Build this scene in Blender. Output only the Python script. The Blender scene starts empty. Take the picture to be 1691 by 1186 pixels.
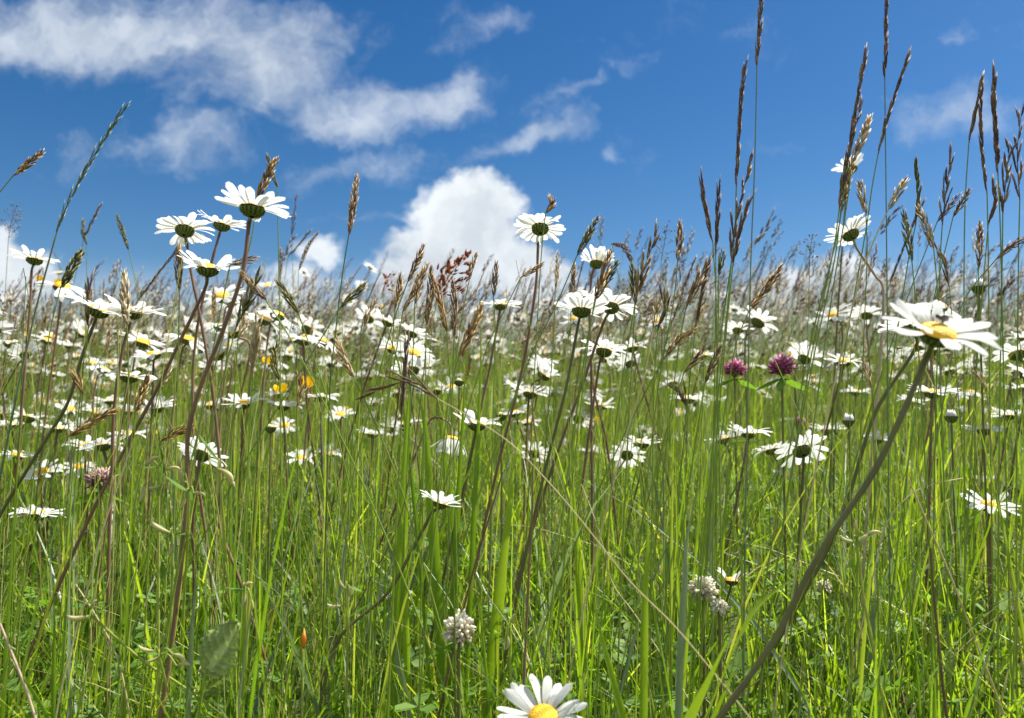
import bpy, math, random
import numpy as np
from mathutils import Vector, Matrix
R = math.radians
rng = np.random.default_rng(7)
random.seed(7)
S = bpy.context.scene
COL = S.collection

# ------------------------------------------------------------------ camera, light, sky
CAMZ, PITCH, F = 0.38, R(3.1), 1220.0            # F: focal length in photo pixels (photo is 1691 x 1186)
cam_d = bpy.data.cameras.new('camera'); cam = bpy.data.objects.new('camera', cam_d); COL.objects.link(cam)
cam.location = (0, 0, CAMZ); cam.rotation_euler = (R(90) + PITCH, 0, 0)
cam_d.sensor_width = 36; cam_d.lens = 36 * F / 1691
cam_d.clip_start = 0.02; cam_d.clip_end = 3000
cam_d.dof.use_dof = True; cam_d.dof.focus_distance = 0.62; cam_d.dof.aperture_fstop = 9.0
S.camera = cam

SUN_EL, SUN_AZ = R(57), R(66)                    # azimuth measured from +Y (view direction) towards +X (right)
sd = bpy.data.lights.new('sun', 'SUN'); so = bpy.data.objects.new('sun', sd); COL.objects.link(so)
sd.energy = 5.0; sd.angle = R(0.53); sd.color = (1.0, 0.95, 0.87)
_d = Vector((math.cos(SUN_EL) * math.sin(SUN_AZ), math.cos(SUN_EL) * math.cos(SUN_AZ), math.sin(SUN_EL)))
so.rotation_euler = _d.to_track_quat('Z', 'Y').to_euler()
so.location = (3, 3, 6)

S.view_settings.view_transform = 'Standard'; S.view_settings.look = 'None'
S.view_settings.exposure = 1.18; S.view_settings.gamma = 1
S.render.engine = 'CYCLES'
S.cycles.use_denoising = True
S.cycles.max_bounces = 8; S.cycles.diffuse_bounces = 5; S.cycles.transmission_bounces = 5; S.cycles.glossy_bounces = 2
S.cycles.sample_clamp_indirect = 6

W = bpy.data.worlds.new('World'); S.world = W; W.use_nodes = True
wt = W.node_tree; wt.nodes.clear()
def wn(t, **k):
    n = wt.nodes.new(t)
    for a, b in k.items(): setattr(n, a, b)
    return n
def wl(a, b): wt.links.new(a, b)
def wmath(op, a, b=None, clamp=False):
    n = wn('ShaderNodeMath', operation=op); n.use_clamp = clamp
    for i, v in enumerate((a, b)):
        if v is None: continue
        if isinstance(v, (int, float)): n.inputs[i].default_value = v
        else: wl(v, n.inputs[i])
    return n.outputs[0]
tc = wn('ShaderNodeTexCoord'); sx = wn('ShaderNodeSeparateXYZ'); wl(tc.outputs['Generated'], sx.inputs[0])
ady = wmath('MAXIMUM', wmath('ABSOLUTE', sx.outputs[1]), 0.06)
uu = wmath('DIVIDE', sx.outputs[0], ady); vv = wmath('DIVIDE', sx.outputs[2], ady)   # tangents of azimuth and elevation about the +Y horizon
cx = wn('ShaderNodeCombineXYZ'); wl(uu, cx.inputs[0]); wl(vv, cx.inputs[1])
def wnoise(scale, detail, rough, vec, lac=2.0, dist=0.0):
    n = wn('ShaderNodeTexNoise'); n.inputs['Scale'].default_value = scale; n.inputs['Detail'].default_value = detail
    n.inputs['Roughness'].default_value = rough; n.inputs['Distortion'].default_value = dist; n.inputs['Lacunarity'].default_value = lac
    wl(vec, n.inputs['Vector']); return n
warp = wnoise(8.0, 7, 0.62, cx.outputs[0])
wsub = wn('ShaderNodeVectorMath', operation='SUBTRACT'); wl(warp.outputs['Color'], wsub.inputs[0]); wsub.inputs[1].default_value = (.5, .5, .5)
wsc = wn('ShaderNodeVectorMath', operation='SCALE'); wl(wsub.outputs[0], wsc.inputs[0]); wsc.inputs['Scale'].default_value = 0.13
wad = wn('ShaderNodeVectorMath', operation='ADD'); wl(cx.outputs[0], wad.inputs[0]); wl(wsc.outputs[0], wad.inputs[1])
uv = wad.outputs[0]
fn1 = wnoise(9.0, 11, 0.63, uv).outputs['Fac']
stretch = wn('ShaderNodeMapping'); stretch.inputs['Rotation'].default_value = (0, 0, R(-28)); stretch.inputs['Scale'].default_value = (0.75, 1.25, 1); wl(uv, stretch.inputs[0])
fn2 = wnoise(11.0, 11, 0.66, stretch.outputs[0]).outputs['Fac']
def UV(px, py): return ((px - 845.5) / F, (660 - py) / F)
def blob(px, py, rx, ry, rot=0, amp=1.0, soft=1.0):
    u, v = UV(px, py)
    m = wn('ShaderNodeMapping', vector_type='TEXTURE'); m.inputs['Location'].default_value = (u, v, 0)
    m.inputs['Rotation'].default_value = (0, 0, R(rot)); m.inputs['Scale'].default_value = (rx / F, ry / F, 1)
    wl(uv, m.inputs[0])
    ln = wn('ShaderNodeVectorMath', operation='LENGTH'); wl(m.outputs[0], ln.inputs[0])
    mr = wn('ShaderNodeMapRange', interpolation_type='SMOOTHSTEP'); wl(ln.outputs['Value'], mr.inputs[0])
    mr.inputs[1].default_value = 1.45; mr.inputs[2].default_value = 1.45 - 1.45 * soft; mr.inputs[3].default_value = 0; mr.inputs[4].default_value = amp
    return mr.outputs[0]
def total(bs, op='MAXIMUM'):
    a = bs[0]
    for b in bs[1:]: a = wmath(op, a, b)
    return a
thin = total([blob(140, 35, 330, 75, 0, .95), blob(430, 85, 200, 115, -20, .85), blob(560, 165, 190, 70, -8, .72), blob(710, 158, 140, 42, 24, .70),
              blob(480, 30, 170, 60, 0, .7), blob(300, 225, 170, 60, 5, .50), blob(115, 240, 40, 60, -20, .42), blob(600, 268, 170, 36, 8, .50), blob(870, 218, 130, 32, 22, .66),
              blob(950, 140, 90, 18, 25, .44), blob(1600, 190, 130, 60, 0, .56), blob(1600, 55, 34, 22, 40, .45), blob(1015, 245, 24, 24, 0, .38),
              blob(640, 345, 130, 16, 5, .36), blob(1050, 85, 80, 22, 10, .32), blob(780, 40, 120, 50, 0, .34), blob(400, 240, 30, 30, 0, .38)])
puff = total([blob(775, 375, 112, 100, 0, 1.0, .8), blob(740, 430, 140, 85, 0, 1.0, .8), blob(690, 470, 105, 80, 0, .9, .8), blob(860, 460, 110, 80, 0, .95, .8), blob(15, 470, 92, 105, 0, 1.0, .8),
              blob(535, 420, 52, 56, 0, .55), blob(490, 515, 95, 85, 0, .95), blob(230, 540, 210, 55, 0, .75), blob(1370, 500, 330, 92, 0, .92), blob(1000, 520, 220, 70, 0, .75),
              blob(1640, 470, 150, 80, 0, .5)])
def sstep(x, a, b):
    mr = wn('ShaderNodeMapRange', interpolation_type='SMOOTHSTEP'); wl(x, mr.inputs[0]); mr.inputs[1].default_value = a; mr.inputs[2].default_value = b; return mr.outputs[0]
nz = wmath('ADD', wmath('MULTIPLY', fn1, 0.45), wmath('MULTIPLY', fn2, 0.55))
d_thin = wmath('MULTIPLY', sstep(wmath('ADD', thin, wmath('MULTIPLY', wmath('SUBTRACT', nz, 0.50), 2.0)), 0.10, 1.04), 0.68)
d_puff = sstep(wmath('ADD', puff, wmath('MULTIPLY', wmath('SUBTRACT', fn1, 0.5), 1.5)), 0.34, 0.74)
low = wmath('MULTIPLY', sstep(vv, 0.20, 0.07), sstep(wmath('ADD', fn1, wmath('MULTIPLY', fn2, .4)), .36, .66))     # hazy cloud along the horizon
# bright broken cloud added out of view, overhead and behind, as neutral fill light
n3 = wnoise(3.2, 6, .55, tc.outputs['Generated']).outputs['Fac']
fill_cloud = wmath('MULTIPLY', sstep(n3, .44, .56), sstep(sx.outputs[1], .70, .50))
dens = wmath('MAXIMUM', wmath('MAXIMUM', d_thin, d_puff), wmath('MAXIMUM', low, fill_cloud))
shade_n = wnoise(9.0, 7, 0.55, uv).outputs['Fac']
cshade = wmath('ADD', wmath('MULTIPLY', sstep(shade_n, .36, .62), 0.60), wmath('MULTIPLY', sstep(vv, 0.06, 0.30), 0.42), True)
ccol = wn('ShaderNodeMix', data_type='RGBA'); wl(cshade, ccol.inputs[0])
ccol.inputs[6].default_value = (4.6, 5.2, 5.9, 1); ccol.inputs[7].default_value = (8.0, 8.5, 8.9, 1)
sky = wn('ShaderNodeTexSky', sky_type='NISHITA'); sky.sun_disc = False; sky.sun_elevation = SUN_EL; sky.sun_rotation = SUN_AZ
sky.air_density = 1.0; sky.dust_density = 0.4; sky.ozone_density = 2.5; sky.altitude = 200
hs = wn('ShaderNodeHueSaturation'); hs.inputs['Saturation'].default_value = 1.38; hs.inputs['Hue'].default_value = 0.503; hs.inputs['Value'].default_value = 0.87; wl(sky.outputs[0], hs.inputs['Color'])
cc2 = wn('ShaderNodeMix', data_type='RGBA'); wl(fill_cloud, cc2.inputs[0]); wl(ccol.outputs[2], cc2.inputs[6]); cc2.inputs[7].default_value = (11, 11, 11.3, 1)
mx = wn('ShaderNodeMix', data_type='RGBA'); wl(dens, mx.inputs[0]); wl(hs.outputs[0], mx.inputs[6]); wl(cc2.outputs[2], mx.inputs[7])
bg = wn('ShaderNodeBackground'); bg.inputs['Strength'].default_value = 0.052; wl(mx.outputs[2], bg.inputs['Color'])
wo = wn('ShaderNodeOutputWorld'); wl(bg.outputs[0], wo.inputs[0])

# ------------------------------------------------------------------ helpers
def ray(px, py):
    x = (px - 845.5) / F; z = -(py - 593) / F
    return np.array([x, math.cos(PITCH) - z * math.sin(PITCH), math.sin(PITCH) + z * math.cos(PITCH)])
def P(px, py, Y):
    d = ray(px, py); return np.array([0, 0, CAMZ]) + d * (Y / d[1])
def ground(x, y):
    x = np.asarray(x, float); y = np.asarray(y, float)
    t = np.clip(y, 0, 9.0); u = np.clip(t - 4.0 - .35 * np.sin(x * .8 + .6), 0, 2.4); t1 = np.minimum(t, 4.0)     # a bank rising to a crest some four metres off
    z = 0.075 * t1 + 0.0125 * t1 ** 2 + 0.15 * u - 0.15 * u ** 2 + 0.04 * np.sin(x * 1.1 + 1.0) * np.clip((t - 1.5) / 3, 0, 1) + 0.02 * np.sin(x * 2.7 + y * .8) * np.clip((t - 1.5) / 3, 0, 1)
    z = z + 0.012 * np.sin(x * 2.1 + y * 1.3) * np.clip(t, 0, 1) + 0.02 * np.sin(x * .7 - 1.2) * np.clip(t / 4, 0, 1)
    return z

class MB:
    def __init__(s): s.V = []; s.Q = []; s.T = []; s.t = []; s.mq = []; s.mt = []; s.n = 0
    def add(s, v, q=None, t=None, tint=0.5, mat=0):
        v = np.asarray(v, float).reshape(-1, 3)
        if q is not None and len(q): q = np.asarray(q, np.int64); s.Q.append(q + s.n); s.mq.append(np.full(len(q), mat))
        if t is not None and len(t): t = np.asarray(t, np.int64); s.T.append(t + s.n); s.mt.append(np.full(len(t), mat))
        s.V.append(v); s.t.append(np.broadcast_to(np.asarray(tint, float), (len(v),))); s.n += len(v)
    def mesh(s, name, mats, off=None, smooth=True):
        V = np.concatenate(s.V); 
        if off is not None: V = V - np.asarray(off)
        Q = np.concatenate(s.Q) if s.Q else np.zeros((0, 4), np.int64); T = np.concatenate(s.T) if s.T else np.zeros((0, 3), np.int64)
        me = bpy.data.meshes.new(name); me.vertices.add(len(V)); me.vertices.foreach_set('co', V.astype(np.float32).ravel())
        loops = np.concatenate([Q.ravel(), T.ravel()]); me.loops.add(len(loops)); me.loops.foreach_set('vertex_index', loops.astype(np.int32))
        tot = np.concatenate([np.full(len(Q), 4), np.full(len(T), 3)]).astype(np.int32); st = np.concatenate([[0], np.cumsum(tot)[:-1]]).astype(np.int32)
        me.polygons.add(len(tot)); me.polygons.foreach_set('loop_start', st); me.polygons.foreach_set('loop_total', tot)
        mi = np.concatenate([np.concatenate(s.mq) if s.mq else np.zeros(0), np.concatenate(s.mt) if s.mt else np.zeros(0)]).astype(np.int32)
        me.polygons.foreach_set('material_index', mi)
        me.polygons.foreach_set('use_smooth', np.full(len(tot), smooth))
        a = me.attributes.new('tint', 'FLOAT', 'POINT'); a.data.foreach_set('value', np.concatenate(s.t).astype(np.float32))
        for m in (mats if isinstance(mats, (list, tuple)) else [mats]): me.materials.append(m)
        me.update(calc_edges=True); me.validate(); return me
    def build(s, name, mats, parent=None, off=None, smooth=True):
        return link(name, s.mesh(name, mats, off, smooth), parent)
def link(name, me, parent=None, M=None):
    o = bpy.data.objects.new(name, me); COL.objects.link(o)
    if parent is not None: o.parent = parent
    if M is not None: o.matrix_basis = M
    return o
def tag(o, label, cat, group=None, kind=None):
    if label: o['label'] = label
    if cat: o['category'] = cat
    if group: o['group'] = group
    if kind: o['kind'] = kind
    return o
def thing(name, loc, label, cat, group=None):
    o = bpy.data.objects.new(name, None); COL.objects.link(o); o.location = [float(c) for c in loc]; o.empty_display_size = .01
    return tag(o, label, cat, group)

def catmull(pts, n=6):
    p = np.asarray(pts, float)
    if len(p) < 3: return np.array([p[0] + (p[-1] - p[0]) * t for t in np.linspace(0, 1, n + 1)])
    q = np.vstack([2 * p[0] - p[1], p, 2 * p[-1] - p[-2]]); out = []
    for i in range(1, len(q) - 2):
        for t in np.arange(n) / n:
            a, b, c, d = q[i - 1], q[i], q[i + 1], q[i + 2]
            out.append(.5 * (2 * b + (c - a) * t + (2 * a - 5 * b + 4 * c - d) * t * t + (3 * b - a - 3 * c + d) * t ** 3))
    out.append(p[-1]); return np.array(out)
def frames(pts):
    t = np.gradient(pts, axis=0); t /= np.linalg.norm(t, axis=1)[:, None] + 1e-12
    u = np.zeros_like(t); r = np.array([1, 0.02, 0.03]) if abs(t[0][0]) < .8 else np.array([0, 1, 0.03])
    for i in range(len(t)):
        r = r - t[i] * r.dot(t[i]); r /= np.linalg.norm(r) + 1e-12; u[i] = r
    return t, u, np.cross(t, u)
def tube(mb, pts, rad, sides=6, tint=.5, mat=0):
    pts = np.asarray(pts, float); n = len(pts); rad = np.broadcast_to(np.asarray(rad, float), (n,))
    t, u, w = frames(pts); a = np.arange(sides) * 2 * math.pi / sides
    v = pts[:, None, :] + rad[:, None, None] * (np.cos(a)[None, :, None] * u[:, None, :] + np.sin(a)[None, :, None] * w[:, None, :])
    i = np.arange(n - 1)[:, None] * sides; k = np.arange(sides)[None]; k2 = (k + 1) % sides
    q = np.stack([i + k, i + k2, i + sides + k2, i + sides + k], -1).reshape(-1, 4)
    tt = np.repeat(np.broadcast_to(np.asarray(tint, float), (n,)), sides)
    mb.add(v.reshape(-1, 3), q, None, tt, mat)
def ribbon(mb, pts, wid, side, fold=0.25, tint=.5, mat=0):
    """a folded leaf blade along pts, half widths wid, width direction side"""
    pts = np.asarray(pts, float); n = len(pts); t = np.gradient(pts, axis=0); t /= np.linalg.norm(t, axis=1)[:, None]
    side = np.broadcast_to(np.asarray(side, float), (n, 3)); s = side - t * (side * t).sum(1)[:, None]; s /= np.linalg.norm(s, axis=1)[:, None]
    nn = np.cross(t, s); wid = np.asarray(wid)[:, None]
    v = np.stack([pts - s * wid + nn * wid * fold, pts, pts + s * wid + nn * wid * fold], 1).reshape(-1, 3)
    i = np.arange(n - 1)[:, None] * 3; k = np.arange(2)[None]
    q = np.stack([i + k, i + k + 1, i + k + 4, i + k + 3], -1).reshape(-1, 4)
    mb.add(v, q, None, np.repeat(np.broadcast_to(np.asarray(tint, float), (n,)), 3), mat)
# spikelet: a pointed husk along +Z of unit length, half width 1
_a = np.arange(5) * 2 * math.pi / 5
SPK_V = np.vstack([[0, 0, 0], np.stack([np.cos(_a) * .85, np.sin(_a) * .6, np.full(5, .22)], 1), np.stack([np.cos(_a) * .9, np.sin(_a) * .6, np.full(5, .5)], 1), [0, 0, 1.0]])
SPK_T = [[0, 1 + (i + 1) % 5, 1 + i] for i in range(5)] + [[11, 6 + i, 6 + (i + 1) % 5] for i in range(5)]
SPK_Q = [[1 + i, 1 + (i + 1) % 5, 6 + (i + 1) % 5, 6 + i] for i in range(5)]
SPB_V = SPK_V.copy(); SPB_V[1:6, :2] *= .62; SPB_V[6:11] = np.stack([np.cos(_a) * 1.05, np.sin(_a) * .75, np.full(5, .80)], 1)
def basis(z, up=None):
    z = np.asarray(z, float); z = z / np.linalg.norm(z); r = np.array([.3, 1, .2]) if up is None else np.asarray(up, float)
    x = np.cross(r, z); x /= np.linalg.norm(x) + 1e-12; return np.stack([x, np.cross(z, x), z], 1)
def husk(mb, pos, d, L, w, tint, up=None, mat=0, blunt=False):
    B = basis(d, up); v = ((SPB_V if blunt else SPK_V) * np.array([w, w, L])) @ B.T + pos
    mb.add(v, SPK_Q, SPK_T, np.clip(tint + np.array([0] + [0] * 5 + [.0] * 5 + [.25]), 0, 1), mat)
def seed_head(mb, axis, style='vernal', rg=None, mat=0, w=1.0):
    """axis: polyline from base to tip. Spikelets set round it."""
    rg = rg or rng; axis = np.asarray(axis, float); seg = np.linalg.norm(np.diff(axis, axis=0), axis=1); s = np.concatenate([[0], np.cumsum(seg)]); L = s[-1]
    at = lambda q: np.array([np.interp(q * L, s, axis[:, k]) for k in range(3)])
    tube(mb, axis, np.linspace(.0005, .0002, len(axis)), 4, .35, mat)
    if style == 'vernal':
        n = int(np.clip(L / .0011, 18, 60)); t, u, wv = frames(axis)
        for i in range(n):
            q = (i + .3) / n * .93; p = at(q); k = min(int(q * (len(axis) - 1)), len(axis) - 2)
            ang = i * 2.4 + rg.uniform(-.4, .4); o = u[k] * math.cos(ang) + wv[k] * math.sin(ang)
            prof = (math.sin(math.pi * (0.10 + .86 * q)) ** .75) * (1.12 - .35 * q)
            sp = rg.uniform(.16, .34) * prof + .06
            d = t[k] + o * sp; ln = rg.uniform(.0075, .0105) * (0.62 + .38 * prof)
            husk(mb, p + o * .0013 * prof * w, d, ln, .00095 * w * rg.uniform(.8, 1.25) * (.5 + .5 * prof), rg.uniform(.05, .8), o, mat)
    elif style == 'rye':
        n = int(np.clip(L / .0068, 8, 34)); t, u, wv = frames(axis); sidev = u[0] * math.cos(rg.uniform(-.6, .6)) + wv[0] * .3
        for i in range(n):
            q = (i + .2) / n * .95; p = at(q); k = min(int(q * (len(axis) - 1)), len(axis) - 2); sg = 1 if i % 2 else -1
            o = sidev * sg + rg.normal(0, .15, 3)
            for m in range(3):
                d = t[k] + o * rg.uniform(.02, .17); husk(mb, p + o * .0004 + t[k] * m * .0028, d, rg.uniform(.0105, .0150), .00095 * w * rg.uniform(.8, 1.2), rg.uniform(.05, .65), o, mat)
    elif style == 'fescue':
        t, u, wv = frames(axis); n = int(np.clip(L / .0085, 7, 22)); pl = u[0] + wv[0] * rg.uniform(-.8, .8)
        for i in range(n):
            q = (i + .1) / n * .96; p = at(q); k = min(int(q * (len(axis) - 1)), len(axis) - 2); sg = 1 if i % 2 else -1
            o = pl * sg + rg.normal(0, .3, 3); o -= t[k] * o.dot(t[k]); o /= np.linalg.norm(o)
            m = rg.integers(2, 4) + (2 if q < .35 else 0)
            for j in range(m):
                d = t[k] + o * rg.uniform(.08, .30); pp = p + (t[k] + o * .16) * j * .0035
                husk(mb, pp, d, rg.uniform(.009, .0135), .00115 * w * rg.uniform(.75, 1.2), rg.uniform(.05, .7), o, mat)
    elif style == 'panicle':
        t, u, wv = frames(axis); n = int(L / .005)
        for i in range(n):
            q = (i + .2) / n; p = at(q); k = min(int(q * (len(axis) - 1)), len(axis) - 2); ang = i * 2.1 + rg.uniform(-.5, .5)
            o = u[k] * math.cos(ang) + wv[k] * math.sin(ang); bl = L * .42 * (1.02 - q) ** .8 + .004
            e = p + (o * .75 + t[k] * .65) * bl; br = catmull([p, (p + e) / 2 + t[k] * bl * .12, e], 3); tube(mb, br, .00018, 3, .5, mat)
            for j in range(max(3, int(bl / .0022))):
                b = br[rg.integers(1, len(br))] ; husk(mb, b + rg.normal(0, .0018, 3), t[k] + o * .5 + rg.normal(0, .35, 3), rg.uniform(.003, .0048) * w, .0008 * w, rg.uniform(.1, .9), o, mat)

# ------------------------------------------------------------------ materials
def mat_new(name):
    m = bpy.data.materials.new(name); m.use_nodes = True; nt = m.node_tree; nt.nodes.clear(); return m, nt
def ramp_node(nt, cols):
    r = nt.nodes.new('ShaderNodeValToRGB'); e = r.color_ramp.elements
    while len(e) < len(cols): e.new(.5)
    for i, c in enumerate(cols): e[i].position = i / (len(cols) - 1); e[i].color = (*c, 1)
    return r
def plant_mat(name, cols, trans=.4, rough=.45, spec=.4, tcol=(1.25, 1.35, .55), nscale=90, namp=.25, bump=0, sheen=0):
    m, nt = mat_new(name); N = nt.nodes.new; L = nt.links.new
    at = N('ShaderNodeAttribute'); at.attribute_name = 'tint'; tc = N('ShaderNodeTexCoord'); nz = N('ShaderNodeTexNoise')
    nz.inputs['Scale'].default_value = nscale; nz.inputs['Detail'].default_value = 3; L(tc.outputs['Object'], nz.inputs['Vector'])
    m1 = N('ShaderNodeMath'); m1.operation = 'MULTIPLY_ADD'; L(nz.outputs['Fac'], m1.inputs[0]); m1.inputs[1].default_value = namp; m1.inputs[2].default_value = -namp / 2
    m2 = N('ShaderNodeMath'); m2.operation = 'ADD'; L(at.outputs['Fac'], m2.inputs[0]); L(m1.outputs[0], m2.inputs[1])
    r = ramp_node(nt, cols); L(m2.outputs[0], r.inputs[0])
    b = N('ShaderNodeBsdfPrincipled'); L(r.outputs[0], b.inputs['Base Color']); b.inputs['Roughness'].default_value = rough; b.inputs['Specular IOR Level'].default_value = spec
    out = N('ShaderNodeOutputMaterial')
    if bump:
        bp = N('ShaderNodeBump'); bp.inputs['Strength'].default_value = bump; bp.inputs['Distance'].default_value = .001; L(nz.outputs['Fac'], bp.inputs['Height']); L(bp.outputs[0], b.inputs['Normal'])
    if trans > 0:
        tm = N('ShaderNodeMix'); tm.data_type = 'RGBA'; tm.blend_type = 'MULTIPLY'; tm.inputs[0].default_value = 1; L(r.outputs[0], tm.inputs[6]); tm.inputs[7].default_value = (*tcol, 1); tm.clamp_result = False
        t = N('ShaderNodeBsdfTranslucent'); L(tm.outputs[2], t.inputs['Color']); ms = N('ShaderNodeMixShader'); ms.inputs[0].default_value = trans
        L(b.outputs[0], ms.inputs[1]); L(t.outputs[0], ms.inputs[2]); L(ms.outputs[0], out.inputs[0])
    else: L(b.outputs[0], out.inputs[0])
    return m
M = {}
M['grass'] = plant_mat('grass_green', [(0.05, 0.12, 0.009), (0.104, 0.216, 0.014), (0.181, 0.299, 0.022), (0.308, 0.37, 0.066)], .58, .36, .5, (2.1, 1.8, .8))
M['blue_grass'] = plant_mat('glaucous_green', [(.10, .15, .08), (.17, .23, .13), (.25, .31, .20)], .3, .4, .5, (1.4, 1.5, .8))
M['blade'] = plant_mat('blade_green', [(0.092, 0.172, 0.011), (0.161, 0.265, 0.017), (0.241, 0.345, 0.034)], .55, .36, .5, (2.2, 2.1, .9), 400, .3)
M['stalk'] = plant_mat('stalk_green', [(0.069, 0.132, 0.017), (0.172, 0.265, 0.034), (0.333, 0.402, 0.081), (0.529, 0.506, 0.196)], .32, .42, .4)
M['straw'] = plant_mat('dry_straw', [(.26, .21, .09), (.46, .40, .18), (.62, .56, .32)], .25, .5, .3, (1.1, 1, .8))
M['pale_stalk'] = plant_mat('pale_stem', [(.26, .17, .12), (.42, .32, .22), (.58, .48, .32)], .0, .45, .4)
M['stem_red'] = plant_mat('reddish_stem', [(.09, .048, .030), (.15, .082, .052), (.19, .118, .063), (.16, .15, .055)], 0, .5, .35, nscale=60, namp=.5, bump=.2)
M['stem_green'] = plant_mat('olive_stem', [(.075, .072, .022), (.115, .112, .032), (.14, .155, .042)], 0, .5, .35, nscale=60, namp=.5, bump=.2)
M['head_brown'] = plant_mat('brown_husk', [(0.134, 0.078, 0.032), (0.282, 0.181, 0.078), (0.444, 0.323, 0.148), (0.806, 0.672, 0.403)], .42, .5, .10, (1.3, 1.2, .8), 500, .5)
M['head_dark'] = plant_mat('purple_brown_husk', [(0.098, 0.063, 0.048), (0.194, 0.135, 0.099), (0.329, 0.247, 0.158), (0.628, 0.508, 0.344)], .42, .5, .10, (1.3, 1.1, .9), 500, .5)
M['head_straw'] = plant_mat('straw_husk', [(.22, .15, .07), (.42, .32, .17), (.60, .50, .32), (.74, .68, .52)], .30, .55, .10, (1.1, 1.05, .8), 500, .4)
M['head_green'] = plant_mat('green_husk', [(0.069, 0.075, 0.025), (0.138, 0.138, 0.046), (0.241, 0.23, 0.086), (0.46, 0.414, 0.218)], .42, .5, .10, (1.4, 1.4, .7), 500, .4)
M['head_far'] = plant_mat('grey_brown_husk', [(0.075, 0.048, 0.041), (0.149, 0.106, 0.081), (0.253, 0.196, 0.138), (0.414, 0.356, 0.23)], .35, .55, .10, (1.2, 1.1, .9), 60, .3)
M['head_red'] = plant_mat('rusty_panicle', [(0.176, 0.05, 0.022), (0.308, 0.1, 0.045), (0.418, 0.18, 0.09)], .35, .5, .10, (1.2, 1, .8), 200, .4)
M['leaf'] = plant_mat('herb_leaf', [(0.055, 0.121, 0.018), (0.099, 0.187, 0.028), (0.187, 0.286, 0.077)], .4, .6, .3, (1.9, 2.0, .8), 120, .3, .3)
M['pale_leaf'] = plant_mat('dock_leaf_green', [(0.114, 0.171, 0.035), (0.209, 0.285, 0.07), (0.38, 0.446, 0.175)], .12, .55, .35, (1.6, 1.7, .8), 120, .25, .3)
M['cream'] = plant_mat('cream_pod', [(.22, .27, .07), (.46, .45, .20), (.62, .56, .32)], .35, .5, .3, (1.1, 1.05, .7), 200, .5)
M['clover_pink'] = plant_mat('magenta_floret', [(.14, .02, .06), (.34, .045, .17), (.52, .13, .30), (.68, .34, .50)], .35, .5, .3, (1.2, .9, 1.1), 200, .3)
M['clover_faded'] = plant_mat('faded_floret', [(.16, .06, .06), (.30, .15, .16), (.46, .30, .31), (.60, .48, .42)], .3, .55, .2, (1.1, .9, 1), 200, .3)
M['clover_brown'] = plant_mat('withered_floret', [(.04, .014, .014), (.09, .03, .03), (.16, .07, .06)], .2, .6, .2, (1.1, .9, 1), 200, .3)
M['clover_white'] = plant_mat('white_floret', [(.50, .40, .24), (.78, .74, .60), (.84, .82, .74)], .35, .5, .3, (1, 1, .9), 200, .3)
M['buttercup'] = plant_mat('buttercup_petal', [(.76, .46, .006), (.82, .56, .01), (.86, .64, .02)], .3, .18, .6, (1.05, 1, .5), 60, .3)
M['orange'] = plant_mat('orange_bud', [(.55, .14, .01), (.70, .26, .02), (.72, .42, .05)], .3, .4, .3, (1.1, 1, .5), 150, .5)
M['bract'] = plant_mat('bract_green', [(0.02, 0.027, 0.006), (0.069, 0.088, 0.018), (0.112, 0.144, 0.027), (0.175, 0.2, 0.056)], 0, .55, .3, nscale=300, namp=.4)
M['insect'] = plant_mat('insect_body', [(.006, .006, .006), (.02, .017, .014), (.05, .04, .03)], 0, .35, .5, nscale=900, namp=.6)
M['wing'] = plant_mat('insect_wing', [(.05, .05, .05), (.10, .09, .08)], .4, .2, .6, (1, 1, 1))
# daisy petal: white, thin, lets light through, faint length-wise veins
m, nt = mat_new('daisy_petal'); N = nt.nodes.new; L = nt.links.new
at = N('ShaderNodeAttribute'); at.attribute_name = 'tint'; r = ramp_node(nt, [(.58, .60, .46), (.70, .71, .68), (.74, .75, .73)]); L(at.outputs['Fac'], r.inputs[0])
b = N('ShaderNodeBsdfPrincipled'); L(r.outputs[0], b.inputs['Base Color']); b.inputs['Roughness'].default_value = .55; b.inputs['Specular IOR Level'].default_value = .25
tc = N('ShaderNodeTexCoord'); mp = N('ShaderNodeMapping'); mp.inputs['Scale'].default_value = (40, 1300, 200); nz = N('ShaderNodeTexNoise'); nz.inputs['Scale'].default_value = 1; L(tc.outputs['Object'], mp.inputs[0]); L(mp.outputs[0], nz.inputs['Vector'])
bp = N('ShaderNodeBump'); bp.inputs['Strength'].default_value = .7; bp.inputs['Distance'].default_value = .0004; L(nz.outputs['Fac'], bp.inputs['Height']); L(bp.outputs[0], b.inputs['Normal'])
t = N('ShaderNodeBsdfTranslucent'); L(bp.outputs[0], t.inputs['Normal']); L(r.outputs[0], t.inputs['Color']); ms = N('ShaderNodeMixShader'); ms.inputs[0].default_value = .46; o = N('ShaderNodeOutputMaterial')
L(b.outputs[0], ms.inputs[1]); L(t.outputs[0], ms.inputs[2]); L(ms.outputs[0], o.inputs[0]); M['petal'] = m
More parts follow.
